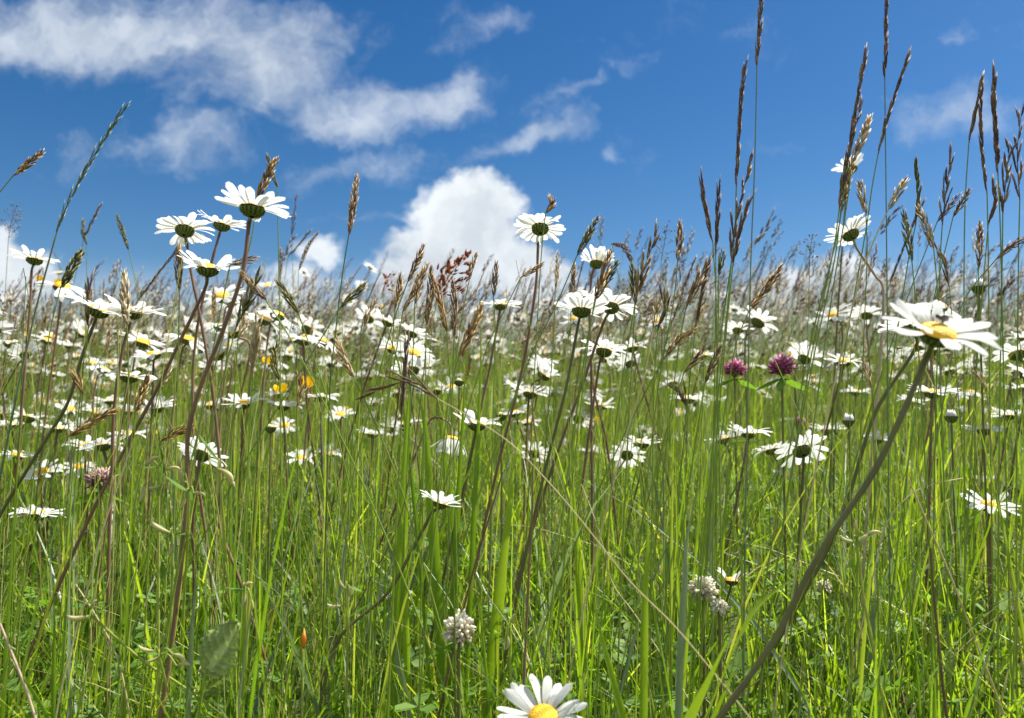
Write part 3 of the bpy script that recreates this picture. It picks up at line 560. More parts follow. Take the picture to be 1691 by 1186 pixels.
daisy('drooping daisy hanging from a hooked brown stem', 745, 728, 78, (.12, -.25), [(743, 700), (741, 688), (727, 677), (712, 692), (690, 742), (670, 790), (640, 870), (610, 930), (570, 1010), (540, 1080), (515, 1180)], 16, -48, 13, rad=.0012)
daisy('daisy with a dark underside right of the drooping one', 787, 703, 88, (.1, -.1), (), 17, 24, 16, mat='stem_green')
daisy('lone daisy tilted right on a diagonal stem in the lower middle', 727, 832, 76, (.32, -.02), [(712, 850), (680, 910), (640, 980), (580, 1032), (552, 1070), (525, 1180)], 17, 32, 12, .033, mat='stem_green', rad=.0018)
daisy('flat daisy under the tall brown central seed head', 502, 564, 68, (.18, -.02), (), 18, 10, 8)
daisy('upper daisy of two overlapping in the middle, tilted right', 640, 533, 62, (.45, -.05), (), 18, 16, 9)
daisy('lower daisy of the two overlapping in the middle', 680, 551, 62, (.4, -.2), (), 20, 14, 8)
daisy('pale daisy in the gap under the two overlapping ones', 648, 570, 46, (.3, .1), (), 18, 12, 8)
daisy('ragged daisy right of the drooping dark grass head', 745, 640, 52, (0, .2), (), 14, 12, 16)
daisy('small raised daisy in front of the green broad blades', 705, 605, 50, (.1, .0), (), 15, 22, 16)
daisy('daisy high in the middle with an oval dark underside on a bare stem', 892, 378, 88, (.02, -.42), [(889, 395), (885, 470), (887, 500), (870, 570), (855, 640), (832, 730)], 23, 7, 6)
daisy('shuttlecock daisy with petals raised, right of the middle', 985, 436, 70, (.1, -.28), [(978, 452), (974, 500), (975, 560), (980, 640), (1000, 720), (1010, 800)], 20, 52, 7)
daisy('wide daisy at the front of the middle trio', 960, 514, 98, (.08, -.12), [(955, 535), (950, 570), (935, 640), (908, 745)], 22, 14, 9, mat='stem_green', rad=.0013)
daisy('daisy in the middle trio turned to the right with broad petals', 1008, 508, 88, (.25, -.45), [(994, 540), (988, 570), (960, 640)], 18, 8, 9)
daisy('daisy at the back of the middle trio', 972, 494, 78, (-.1, -.15), (), 20, 12, 8)
daisy('daisy with a dark green underside below the middle trio', 997, 581, 82, (.2, -.22), [(990, 600), (978, 680)], 18, 16, 10)
daisy('daisy right of the one below the trio, half behind a brown head', 1044, 576, 60, (-.2, -.12), (), 19, 16, 8)
daisy('bright yellow-centred daisy under the high middle daisy', 896, 600, 54, (.08, .18), (), 18, 12, 9)
daisy('daisy with hanging brown bract on its stem, middle of the picture', 875, 651, 70, (.15, -.15), [(872, 672), (870, 720)], 20, 16, 8)
daisy('daisy behind the green bud in the middle', 850, 683, 56, (-.3, .1), (), 18, 16, 12)
daisy('yellow-centred daisy low against the white cloud base', 826, 505, 72, (.0, .06), (), 18, 8, 8)
daisy('daisy with petals upright behind pale bent stalk', 992, 672, 54, (0, -.2), (), 14, 34, 16)
daisy('small yellow-centred daisy between grasses right of the middle', 1162, 586, 44, (.2, .3), (), 15, 14, 10)
daisy('open daisy facing us on a pale bent stem, right of the middle', 1035, 752, 64, (.28, -.95), [(1022, 775), (1005, 805), (990, 870), (965, 950)], 17, 4, 8, mat='pale_stalk', rad=.0011)
daisy('side-on daisy touching the open one on the pale stem', 975, 747, 48, (0, -.05), (), 18, 16, 9)
daisy('flat daisy above a dark leaf, right of the middle', 1236, 717, 72, (.05, 0), (), 20, 18, 9)
daisy('daisy turned away, dark round underside in the middle of its petals', 1324, 745, 88, (-.12, -.85), [(1327, 770), (1322, 850)], 15, 6, 9, mat='stem_green')
daisy('yellow-centred daisy left of the largest daisy', 1394, 598, 66, (.04, .30), (), 14, 10, 12)
daisy('daisy seen from below among tall grass heads, stem bent right', 1405, 388, 82, (-.32, -.5), [(1416, 412), (1445, 455), (1459, 488), (1463, 512), (1450, 640)], 22, 20, 8, mat='pale_stalk', rad=.0013)
daisy('highest daisy, half hidden by grass heads against the sky', 1406, 280, 60, (-.3, -.2), [(1400, 300), (1396, 340), (1390, 420)], 17, 44, 10, mat='stem_green')
daisy('side-on daisy under the largest one, between its two stems', 1540, 650, 78, (.06, .02), (), 20, 12, 12)
daisy('crumpled daisy left below the largest daisy', 1508, 664, 52, (.1, .1), (), 18, 16, 14)
daisy('daisy with greyish petals near the right edge', 1625, 712, 64, (.1, -.18), (), 17, 14, 12)
daisy('raised-petal daisy beside the right edge', 1665, 688, 58, (.05, -.12), (), 18, 24, 9)
daisy('daisy cut by the right edge', 1688, 642, 50, (0, -.1), (), 17, 18, 9)
daisy('wide yellow-centred daisy low at the right', 1634, 836, 88, (.04, .18), [(1634, 860), (1636, 940)], 16, 12, 12)
daisy('small cupped daisy right above the wide low one', 1629, 797, 46, (.05, .0), (), 16, 40, 12)
daisy('loose daisy behind the thick leaning stem', 1450, 727, 54, (0, .05), (), 17, 18, 14)
daisy('yellow-centred daisy low beneath the turned-away one', 1297, 786, 48, (.1, .22), (), 14, 10, 12)
daisy('ragged daisy with two raised white petals beside the white clover', 1208, 960, 64, (.05, -.05), (), 12, 58, 8, .032, drop=(1, 2, 3, 4, 7, 8, 9), mat='stem_green')
daisy('big daisy cut by the bottom edge, yellow centre up', 897, 1187, 146, (-.05, .62), (), 20, 14, 9, .052, 'stem_green', .0013, drop=(12,), pw=.80)
daisy('broken daisy with two petals left, low in the grass', 655, 982, 52, (.1, .35), (), 14, 12, 10, .032, drop=(0, 1, 3, 4, 5, 6, 9, 10, 11), mat='stem_green')
daisy('thin-petalled daisy under the white drift, right of the middle', 855, 640, 46, (.1, .2), (), 16, 16, 12)
daisy('daisy low behind the right grass stems, petals edge-on', 1690, 560, 50, (.2, .1), (), 16, 16, 12)

# daisies further back: variants with parts, copied as trees of objects
def copy_tree(o, parent=None):
    c = o.copy(); COL.objects.link(c)
    if parent is not None: c.parent = parent
    for ch in list(o.children): copy_tree(ch, c)
    return c
def field_daisy(seed):
    rg = random.Random(seed); root = thing('daisy', (0, 0, 0), 'small white daisy further back in the crowded meadow', 'daisy', 'daisies further back in the meadow')
    hgt = .15 + .21 * ((seed * 7) % 20) / 19; top = np.array([rg.uniform(0, .05), rg.uniform(-.02, .04), hgt]); nv = np.array([rg.gauss(.06, .36), rg.gauss(.20, .36), 1.0]); nv /= np.linalg.norm(nv); B = basis(nv, [0, 1, 0])
    mb = MB(); cv = catmull([top - nv * .004, top - nv * .03, np.array([top[0] * .4, top[1] * .4, hgt * .5]), np.array([0, 0, -.01])], 5); tube(mb, cv, .0012, 5, np.linspace(.3, .8, len(cv))); mb.build('stem', M['stem_red' if seed % 2 else 'stem_green'], root)
    H = mat4(B, top); link('bract_cup', CUP, root, H); link('disc', DISC, root, H)
    mb = MB(); n = rg.randrange(17, 23); pt0 = [8, 16, 24, 34, 12, 58, 20, -18, 28, 16][seed % 10]; miss = rg.choice([0, 0, 0, 1, 4])
    for i in range(n - miss):
        me = PET[rg.randrange(7)]; V = np.zeros(len(me.vertices) * 3); me.vertices.foreach_get('co', V); V = V.reshape(-1, 3)
        Mx = Matrix.Rotation((i + rg.uniform(-.25, .25)) * 2 * math.pi / n, 4, 'Z') @ Matrix.Translation((.0074, 0, .0008 + .0004 * (i % 3))) @ Matrix.Rotation(-R(pt0 + rg.gauss(0, 10)), 4, 'Y') @ Matrix.Rotation(R(rg.gauss(0, 12)), 4, 'X') @ Matrix.Scale(rg.uniform(.88, 1.06), 4)
        A = np.array(H @ Mx); V = V @ A[:3, :3].T + A[:3, 3]; nv_ = 5; nu = 9
        q = [[a * nv_ + b_, a * nv_ + b_ + 1, (a + 1) * nv_ + b_ + 1, (a + 1) * nv_ + b_] for a in range(nu - 1) for b_ in range(nv_ - 1)]; mb.add(V, q, None, .7)
    mb.build('petals', M['petal'], root); return root
FV = [field_daisy(s_) for s_ in range(20)]
cnt = 0; k = 0
while cnt < 218:
    y = .85 + 1.75 * rng.random() ** .9; x = rng.uniform(-1, 1) * (y * .74)
    if x > -.1 * y and rng.random() < .42: continue
    zz = float(ground(x, y)) + .15 + .21 * ((cnt % 20) * 7 % 20) / 19; pyy = 660 - (zz - CAMZ) / y * F
    if pyy > 790 or pyy < 572 or (pyy > 715 and rng.random() < .6): continue
    o = FV[cnt] if cnt < len(FV) else copy_tree(FV[cnt % len(FV)])
    o.location = (x, y, float(ground(x, y))); o.rotation_euler = (0, 0, rng.normal(0, .9)); s_ = rng.uniform(.92, 1.25); o.scale = (s_, s_, s_); cnt += 1

# daisy buds
def bud(label, px, py, wpx, path=(), D=.013, opened=0, cat='flower bud'):
    Yd = F * D / wpx; c = P(px, py, Yd); stem = [c + [0, 0, -.005], c + [0, 0, -.014]] + [P(a, b_, Yd + .01) for a, b_ in path]; stem = to_ground(stem); base = stem[-1]
    root = thing('daisy_bud', base, label, cat); mb = MB(); tube(mb, catmull(thin_pts(stem, .03), 4), .0010, 6, .6); mb.build('stem', M['stem_green'], root, base)
    H = mat4(np.eye(3), c - base) @ Matrix.Diagonal((.66, .66, 1.1, 1)); link('bract_cup', CUP, root, H)
    mb = MB(); rg = random.Random(int(px))
    for k in range(11):
        a = k * .571 * 2; d = np.array([math.cos(a), math.sin(a), 0]); r0 = .0048; up = .003 + opened * .0035
        husk(mb, c + d * r0 * .8 - [0, 0, .001], np.array([0, 0, 1]) - d * (.45 - opened * .5), up * rg.uniform(.9, 1.3) + .002, .0017, rg.uniform(.4, .9), d)
    mb.build('folded_petals', M['petal' if opened else 'cream'], root, base); return root
bud('closed round daisy bud right of the thick leaning stem', 1571, 688, 22, opened=.6)
bud('half-open daisy bud high among the grass heads at the right', 1616, 474, 24, opened=.8)
bud('green round bud in the middle beside the drooping grass head', 758, 630, 18)
bud('small green bud low at the left under the lone side-on daisy', 50, 900, 16)
bud('dark green bud beside the dull yellow-centred daisy', 447, 706, 20)
bud('green bud on a bent stalk left of the bract-hung daisy', 828, 686, 20)
bud('brown-green bud left of the round green one', 722, 645, 16)
bud('pinkish closing bud just left of the loose daisy', 1402, 695, 22, opened=.7)

# fly on the largest daisy
pts_f = hero_H @ Vector((.0012, .0022, .0060)); fb = np.array(HERO.location) + np.array(pts_f)
fb = fb + np.array([0, 0, .0004]); fly = thing('fly', fb, 'small dark fly sitting on the yellow centre of the largest daisy', 'fly')
mb = MB(); ax = np.array([1, .25, -.28]); ax /= np.linalg.norm(ax); B = basis(ax, [0, 0, 1])
prof = [(-.0034, .0002), (-.0032, .0009), (-.0026, .0011), (-.0021, .0007), (-.0018, .0010), (-.0008, .0015), (.0002, .0013), (.0006, .0009), (.0012, .0014), (.0024, .0013), (.0036, .0007), (.0041, .0001)]
tube(mb, [ax * z + [0, 0, .0016] for z, r_ in prof], [r_ for z, r_ in prof], 10, [.2, .2, .5, .3, .3, .2, .2, .2, .5, .1, .5, .2]); mb.build('body', M['insect'], fly)
for s_ in (-1, 1):
    mb = MB(); sidev = np.cross([0, 0, 1], ax) * s_; ribbon(mb, [np.array([0, 0, .0028]) + ax * .0002, np.array([0, 0, .0032]) + ax * .0022 + sidev * .0008, np.array([0, 0, .0030]) + ax * .0045 + sidev * .0014, np.array([0, 0, .0028]) + ax * .0055 + sidev * .0015], [.0003, .001, .0011, .0003], sidev, .1); mb.build('wing', M['wing'], fly)
    for q_ in (-.0012, -.0004, .0005):
        mb = MB(); tube(mb, [ax * q_ + [0, 0, .0012], ax * q_ * 1.6 + sidev * .0018 + [0, 0, .0014], ax * q_ * 2.2 + sidev * .0028 + [0, 0, -.0006]], .00012, 4, .1); mb.build('leg', M['insect'], fly)

# ------------------------------------------------------------------ grasses with seed heads, one by one
def spike(label, head, stem, Y, style='vernal', hm='head_brown', sm='stalk', w=1.0, rad=.0006, name='grass_stalk', group=None, st=None, dY=0):
    """head: photo points from tip to base of the seed head; stem: points further down"""
    rg = np.random.default_rng(abs(int(head[0][0] * 13 + head[0][1]))); hp = [P(a, b_, Y) for a, b_ in head]
    sp = [P(a, b_, Y + dY * (i + 1) / max(1, len(stem))) for i, (a, b_) in enumerate(stem)]
    line = to_ground(hp + sp); base = line[-1]; root = thing(name, base, label, 'grass stalk', group)
    cut = len(hp) - 1; axis = catmull(hp[::-1], 8) if len(hp) > 2 else catmull([hp[-1], (hp[0] + hp[-1]) / 2 + np.array([.002, 0, 0]) * rg.normal(), hp[0]], 6)
    low = catmull(thin_pts(line[cut:], .025), 5); mb = MB(); k = len(low)
    tube(mb, low, np.linspace(rad * .75, rad * 1.35, k), 6, np.clip(np.linspace(.35, .6, k) if st is None else np.full(k, st), 0, 1)); mb.build('stem', M[sm], root, base)
    mb = MB(); seed_head(mb, axis, style, rg, 0, w); mb.build('seed_head', M[hm], root, base); return root
V_, R_, F_ = 'vernal', 'rye', 'fescue'; B_, K_, T_, G_ = 'head_brown', 'head_dark', 'head_straw', 'head_green'
spike('brown seed head leaning right at the left edge against blue sky', [(70, 250), (22, 290)], [(0, 316)], .62, V_, B_)
spike('tall wavy blue-green ribbed spike curving right above the left cloud', [(208, 174), (183, 213), (150, 265), (125, 312), (105, 352), (92, 390)], [(85, 420), (62, 500), (48, 560)], .60, R_, 'blue_grass', 'blue_grass', .75, .0010)
spike('blurred slim spike right of the tall wavy one', [(165, 340), (138, 395)], [(128, 440)], 1.1, R_, K_)
spike('short pale spike crossing the blurred slim one', [(137, 362), (143, 405)], [(143, 450)], 1.1, V_, G_)
spike('lone pale green spike against blue sky, left', [(192, 353), (203, 385), (212, 413)], [(228, 480)], .9, V_, G_, w=.9)
spike('bushy green foxtail head at the left', [(135, 415), (118, 445), (100, 475)], [(82, 550), (75, 610)], .62, V_, G_, w=1.7)
spike('straw-coloured seed head standing in front of the left pair of daisies', [(205, 446), (206, 495), (210, 540)], [(212, 640), (208, 760)], .50, V_, T_, w=1.15)
spike('dark thin spike left of the straw-coloured head', [(148, 470), (146, 540)], [(138, 600), (132, 660)], .60, R_, K_)
spike('narrow brown head hanging below the round daisy', [(294, 405), (296, 480)], [(295, 560), (292, 680)], .56, V_, B_)
spike('thick brown seed head rising behind the tallest left daisy', [(456, 262), (440, 295), (424, 332)], [(414, 400), (390, 480)], .58, V_, B_, w=1.35)
spike('small green spike crossing the thick brown head', [(441, 256), (449, 285), (458, 310)], [(460, 420)], .66, V_, G_, w=.7)
spike('blurred plume left of the tall brown central head', [(490, 320), (482, 395)], [(484, 470)], 1.2, F_, K_)
spike('blurred curved head pointing right under the plume', [(527, 382), (508, 408), (493, 447)], [(492, 520)], 1.1, V_, K_)
spike('blurred short dark head under the plume', [(463, 408), (462, 460)], [(464, 520)], 1.2, V_, K_)
spike('blurred slanting twig-like spike beside the plume', [(510, 383), (475, 425)], [(468, 480)], 1.2, R_, K_)
spike('tall brown head alone against blue sky, left of the middle', [(589, 290), (583, 340), (576, 388)], [(566, 450), (555, 540), (545, 640), (540, 800)], .55, V_, B_, st=.1)
spike('brown head pointing right below the tall lone one', [(604, 470), (583, 488), (562, 508)], [(540, 550), (480, 640), (430, 720)], .56, V_, G_)
spike('drooping pale-brown head pointing up left under the plume', [(458, 464), (475, 490), (493, 518)], [(512, 560), (535, 640)], .58, V_, G_)
spike('dark olive head leaning right, beside the tallest daisy stem', [(428, 452), (408, 500), (388, 546)], [(372, 600), (330, 780)], .50, F_, G_, w=1.0)
spike('bent brown head crossing the tallest left daisy stem', [(400, 452), (420, 475), (440, 497)], [(480, 560), (530, 655)], .50, V_, B_)
spike('curled cream head poking out beside the tallest left daisy stem', [(418, 427), (400, 432), (380, 437)], [(372, 470), (355, 560)], .52, V_, B_, w=.8)
spike('loose straw head right of the left stems', [(425, 535), (421, 575), (418, 622)], [(412, 720), (408, 800)], .52, F_, T_)
spike('straw head tucked behind the tallest left daisy stem', [(400, 522), (393, 560)], [(388, 640)], .56, V_, T_)
spike('reddish straw head beside the leaning reddish stem', [(244, 622), (222, 690)], [(212, 760)], .56, V_, B_)
spike('straw head under the yellow-centred left daisy', [(278, 612), (262, 645)], [(250, 700)], .60, V_, T_)
spike('olive head right of the loose straw one', [(458, 568), (460, 628)], [(470, 700), (480, 800)], .58, V_, G_)
spike('short dark head crossing the buttercup daisy', [(494, 618), (490, 672)], [(492, 760)], .58, V_, B_, w=.8)
spike('pale cream head left of the middle, pointing up', [(620, 498), (601, 540)], [(590, 600), (585, 680)], .66, V_, T_, w=.8)
spike('striped straw spike drooping left of the dark upright heads', [(556, 562), (570, 598), (585, 625)], [(620, 700), (660, 800), (690, 900)], .52, V_, T_)
spike('brown head leaning right, tallest of the group before the cloud', [(700, 404), (688, 435), (673, 466)], [(650, 530), (620, 640)], .56, V_, B_, w=.9)
spike('short reddish head left of the group before the cloud', [(661, 455), (652, 510)], [(648, 570), (640, 660)], .58, V_, B_, w=.9)
spike('slim brown head just right of the short reddish one', [(690, 455), (665, 515)], [(655, 560), (645, 640)], .62, V_, B_, w=.8)
spike('curved narrow brown head before the cloud', [(706, 436), (692, 470), (685, 502)], [(682, 580), (676, 700)], .58, V_, B_, w=.8)
spike('long hanging brown head before the cloud', [(712, 440), (710, 490), (704, 535)], [(702, 640), (700, 740)], .54, V_, B_, w=.95)
spike('brown head bent over to the right before the cloud', [(712, 452), (726, 500), (738, 548)], [(745, 600), (748, 700)], .54, V_, B_, w=.85)
spike('dark upright head right of the bent-over one', [(747, 463), (750, 510), (750, 555)], [(748, 620), (745, 720)], .56, V_, K_, w=.9)
spike('small brown head leaning right beyond the rusty panicle', [(787, 420), (775, 462)], [(762, 530), (750, 620)], .75, V_, B_)
spike('dark narrow head at the right foot of the big cloud', [(820, 433), (815, 490)], [(818, 550), (815, 660)], .64, V_, K_)
spike('thick dark brown head leaning right above the green blades', [(795, 503), (778, 545), (758, 588)], [(742, 650), (730, 760)], .50, V_, B_, w=1.1)
spike('long dark upright spike in front of the broad green blades', [(672, 562), (668, 620), (663, 690)], [(660, 760), (655, 860)], .50, R_, K_, w=1.0)
spike('drooping dark head with a long pale stalk running down right', [(605, 656), (640, 637), (685, 632), (722, 658)], [(770, 686), (830, 722), (900, 790), (960, 860), (1040, 960), (1110, 1030)], .47, F_, K_, 'straw', .8, .00042, st=.75, dY=-.05)
spike('rusty head peeping over the high middle daisy', [(908, 328), (901, 352)], [(894, 420), (888, 520)], .66, V_, B_, w=1.1)
spike('olive head leaning right beside the high middle daisy', [(987, 360), (970, 392), (953, 422)], [(920, 500), (880, 580), (850, 655)], .56, V_, G_, w=1.05)
spike('small brown head pointing right across the high daisy stem', [(896, 436), (860, 458)], [(835, 490), (810, 560)], .66, V_, B_, w=.8)
spike('pale upright head right of the high daisy stem', [(920, 418), (917, 478)], [(914, 560), (905, 680)], .66, V_, T_, w=.7)
spike('tan blurred head behind the shuttlecock daisy', [(948, 433), (943, 500)], [(942, 600)], .85, V_, B_, w=1.2)
spike('brown head rising behind the shuttlecock daisy', [(1008, 414), (996, 455), (982, 495)], [(972, 560), (960, 660)], .52, V_, B_, w=1.1)
spike('olive head leaning right beside the shuttlecock daisy', [(1020, 434), (1002, 462), (984, 494)], [(970, 560), (955, 660)], .53, V_, G_, w=1.0)
spike('long brown many-husked head right of the middle', [(1088, 372), (1076, 410), (1062, 450), (1048, 505)], [(1040, 560), (1020, 680), (1010, 800)], .52, F_, B_, w=1.35)
spike('straw-tipped head leaning on the long many-husked one', [(1044, 438), (1049, 502)], [(1045, 570)], .55, V_, G_, w=.9)
spike('neat brown head on a straight stalk against blue sky, right of the middle', [(1123, 368), (1122, 400), (1119, 432)], [(1112, 500), (1090, 620), (1075, 740)], .58, V_, B_, w=1.0)
spike('dark slim spike bowing left near the middle right', [(1158, 298), (1165, 345), (1177, 400)], [(1182, 480), (1185, 620)], .56, R_, K_)
spike('dark slim straight spike next to the bowing one', [(1187, 308), (1185, 360), (1182, 420)], [(1182, 500), (1180, 640)], .58, R_, K_)
spike('short olive head right of the two dark slim spikes', [(1194, 415), (1187, 455)], [(1186, 540)], .62, V_, G_)
spike('tall purple-brown spike left of the very tall thin stalk', [(1230, 106), (1224, 170), (1219, 240), (1216, 310)], [(1212, 400), (1190, 560), (1180, 700)], .55, R_, K_, w=1.0, rad=.0007)
spike('very tall thin stalk running out of the top, middle right', [(1262, -60), (1257, 0), (1253, 60), (1250, 112)], [(1246, 280), (1240, 430), (1236, 600)], .52, R_, K_, 'blue_grass', 1.0, .0006)
spike('spreading dark spike below the tall purple-brown one', [(1240, 264), (1228, 310), (1213, 375), (1208, 430)], [(1200, 520), (1185, 660)], .54, F_, K_, w=1.0)
spike('short dark branch-like spike right of the spreading one', [(1238, 330), (1222, 380), (1210, 440)], [(1200, 540), (1190, 650)], .55, R_, K_, w=1.1)
spike('dark head leaning right under the dark slim spikes', [(1166, 438), (1150, 472), (1132, 512)], [(1120, 580), (1105, 700)], .56, F_, B_, w=.8)
spike('narrow head below the leaning one', [(1170, 437), (1158, 490), (1148, 545)], [(1140, 620)], .60, R_, K_, w=.9)
spike('pinkish straw head on a pale slanting stalk', [(1087, 494), (1083, 515), (1078, 545)], [(1062, 630), (1035, 715), (1015, 790)], .52, V_, T_, 'straw', .6, .0006, st=.8)
spike('dark head right beside the pinkish straw one', [(1091, 482), (1086, 545)], [(1080, 640), (1078, 760)], .54, R_, K_)
spike('brown curled head pointing right above the red clovers', [(1146, 546), (1120, 562), (1098, 590)], [(1070, 640), (1030, 720)], .56, V_, B_, w=.8)
spike('dark diagonal head below the curled one', [(1162, 575), (1146, 598), (1130, 614)], [(1110, 680)], .58, V_, K_, w=.8)
spike('dark head hanging left of the red clovers', [(1190, 572), (1176, 605), (1164, 632)], [(1150, 720)], .55, V_, K_, w=.9)
spike('tall dark spike left of the highest daisy', [(1430, 90), (1420, 140), (1411, 195), (1403, 250)], [(1392, 330), (1380, 400), (1340, 560), (1300, 760)], .54, R_, K_, w=1.05)
spike('dark many-husked spike overlapping the highest daisy', [(1426, 164), (1408, 225), (1395, 285), (1386, 345)], [(1375, 420), (1345, 560), (1320, 700)], .53, F_, K_, w=1.0)
spike('yellow straw head above the highest daisy', [(1436, 193), (1424, 228), (1407, 268)], [(1398, 340), (1380, 450)], .54, V_, T_, w=1.25)
spike('brown head covering the left petals of the highest daisy', [(1408, 262), (1396, 310), (1388, 352)], [(1378, 430), (1350, 560)], .55, V_, B_, w=1.1)
spike('tall thin stalk running out of the top near the right', [(1466, -20), (1463, 40), (1462, 90), (1461, 132)], [(1463, 300), (1465, 500), (1466, 640)], .56, R_, K_, 'blue_grass', 1.0, .0006)
spike('dark spike sweeping right past the tall thin right stalk', [(1500, 94), (1484, 140), (1466, 195), (1450, 255)], [(1440, 310), (1430, 380), (1405, 520)], .56, R_, K_)
spike('white-straw head hanging above the daisy seen from below', [(1420, 302), (1425, 330), (1430, 354)], [(1432, 420), (1428, 520)], .56, V_, T_, w=1.0)
spike('white-straw head on a pale slanting stalk at the right', [(1494, 298), (1481, 322), (1467, 346)], [(1442, 400), (1420, 460), (1395, 560)], .54, V_, T_, 'straw', 1.1, .0007, st=.85)
spike('olive spike beside the white-straw slanting head', [(1512, 276), (1516, 330), (1512, 372)], [(1500, 430), (1480, 560)], .56, R_, G_)
spike('olive head right of the daisy seen from below', [(1492, 348), (1498, 385), (1506, 432)], [(1512, 500), (1518, 600)], .54, V_, G_, w=1.0)
spike('silvery straw head curving right, near the right side', [(1517, 342), (1528, 370), (1542, 412)], [(1548, 480), (1552, 600)], .54, V_, T_, w=1.0)
spike('dark spiky head fifth from the right edge', [(1571, 256), (1563, 310), (1556, 372)], [(1552, 440), (1548, 580)], .55, F_, K_, w=.85)
spike('dark small head slanting right across the spiky one', [(1581, 324), (1565, 345), (1548, 366)], [(1530, 410)], .60, V_, K_, w=.7)
spike('purple head slanting right beside the spiky one', [(1601, 314), (1588, 335), (1574, 358)], [(1560, 400), (1545, 480)], .60, V_, K_, w=.8)
spike('tall dark spike bent at the tip, near the right edge', [(1620, 134), (1612, 180), (1600, 236)], [(1594, 330), (1592, 450), (1592, 640)], .56, R_, K_)
spike('tall dark spike twin of the bent one', [(1621, 142), (1620, 200), (1624, 270), (1630, 320)], [(1632, 420), (1634, 600)], .57, R_, K_)
spike('tall black-brown spike third from the right edge', [(1642, 121), (1641, 170), (1645, 230), (1648, 290)], [(1652, 380), (1656, 560)], .54, R_, K_, w=1.3)
spike('dark bushy spike second from the right edge', [(1668, 236), (1662, 290), (1656, 355)], [(1655, 430), (1652, 600)], .54, F_, K_, w=1.0)
spike('dark spike touching the right edge', [(1690, 170), (1683, 215), (1680, 262), (1684, 330)], [(1682, 420), (1680, 600)], .54, F_, K_, w=.9)
spike('slim brown head between the bushy and the third spike', [(1640, 310), (1632, 372)], [(1626, 440)], .60, R_, K_)
spike('olive upright head under the twin spikes', [(1619, 368), (1618, 405), (1616, 442)], [(1614, 520)], .62, V_, B_)
spike('nearly flat dark head drooping in from the right edge', [(1700, 390), (1672, 406), (1645, 428)], [(1615, 452), (1590, 500), (1570, 600)], .54, V_, K_, w=.8)
spike('brown head leaning far right above the red clovers', [(1292, 438), (1262, 482), (1236, 515)], [(1215, 570), (1200, 660)], .58, V_, B_)
spike('dark feathery head right under the largest daisy level, drooping', [(1540, 395), (1560, 440), (1568, 475)], [(1575, 560)], .70, F_, K_)
spike('small purple head drooping left of the red clovers', [(1118, 646), (1130, 662), (1136, 680)], [(1128, 740)], .62, F_, K_, w=.8)
spike('fallen brown head lying over the left daisies', [(193, 676), (160, 692), (112, 722)], [(90, 760), (70, 840)], .50, V_, B_, w=1.0)
spike('dry bent head beside the pale pink stem', [(314, 706), (290, 716), (264, 730)], [(252, 780), (248, 860)], .52, V_, B_, w=.9)
spike('dark head beside the reddish stem, low left', [(120, 615), (132, 640), (136, 652)], [(128, 760)], .54, V_, B_, w=.9)
spike('pale straw head right of the yellow-centred daisy by the largest', [(1424, 592), (1432, 615), (1440, 645)], [(1442, 720)], .56, V_, T_, w=.7)
spike('straw curl at the right below the largest daisy', [(1608, 615), (1622, 628), (1630, 650)], [(1640, 760), (1655, 860)], .56, V_, T_, 'straw', .6)
spike('rusty red spreading panicle in front of the big cloud', [(772, 425), (745, 452), (722, 490)], [(712, 560), (705, 660)], .90, 'panicle', 'head_red', w=2.4)
spike('second rusty panicle just left of the first, smaller', [(640, 455), (632, 480)], [(636, 540)], 1.0, 'panicle', 'head_red', w=2.0)
spike('grey blurred panicle at the far left edge', [(28, 338), (14, 395)], [(10, 460)], 1.1, 'panicle', 'head_far')
spike('grey blurred panicle right of the shuttlecock daisy', [(1102, 372), (1092, 430)], [(1090, 500)], 1.0, 'panicle', 'head_far')
spike('purple-grey panicle drooping beside the shuttlecock daisy', [(1044, 432), (1028, 408), (1010, 402)], [(1020, 450), (1040, 520)], .9, V_, 'head_dark', w=1.3)
spike('green open panicle against the sky above the right drift', [(1342, 388), (1337, 440)], [(1335, 520)], .9, 'panicle', 'head_green')

# stalks filling the middle distance, built once per kind and copied
def field_stalk(seed, style, hm, hgt, L):
    rg = np.random.default_rng(100 + seed); root = thing('grass_stalk', (0, 0, 0), 'slender seed-headed grass stalk standing further back in the meadow', 'grass stalk', 'seed-headed grass stalks further back')
    ln = abs(rg.normal(.14, .08)) * hgt; z = np.linspace(0, 1, 12); pts = np.stack([ln * z ** 2, rg.normal(0, .02) * z ** 2, hgt * z], 1); k = int(12 * (1 - L / hgt)); axis = catmull(pts[k:], 2); low = pts[:k + 1].copy(); low[0, 2] = -.01
    mb = MB(); tube(mb, low, np.linspace(.0009, .0005, len(low)), 5, rg.uniform(.2, .6)); mb.build('stem', M['stalk'], root); mb = MB(); seed_head(mb, axis, style, rg, 0, rg.uniform(.9, 1.2)); mb.build('seed_head', M[hm], root); return root
GV = [field_stalk(i, *a) for i, a in enumerate([(V_, B_, .46, .05), (V_, B_, .52, .06), (V_, T_, .44, .05), (R_, K_, .58, .12), (F_, K_, .56, .10), (V_, G_, .48, .06), (V_, B_, .42, .045), (F_, G_, .50, .09), (R_, K_, .62, .14), (V_, K_, .50, .055), (F_, B_, .54, .08), ('panicle', 'head_far', .52, .06)])]
for k in range(185):
    y = .85 + 2.0 * rng.random() ** .9; x = rng.uniform(-1, 1) * y * .78; o = GV[k] if k < len(GV) else copy_tree(GV[k % len(GV)])
    if x > .15 * y and k % 3 == 0 and k >= len(GV): pass
    o.location = (x, y, float(ground(x, y))); o.rotation_euler = (0, 0, rng.normal(0, .8)); s_ = min(rng.uniform(.78, 1.08), (CAMZ + (.19 if x > .15 * y else .145) * y - float(ground(x, y))) / .52); o.scale = (s_, s_, s_)

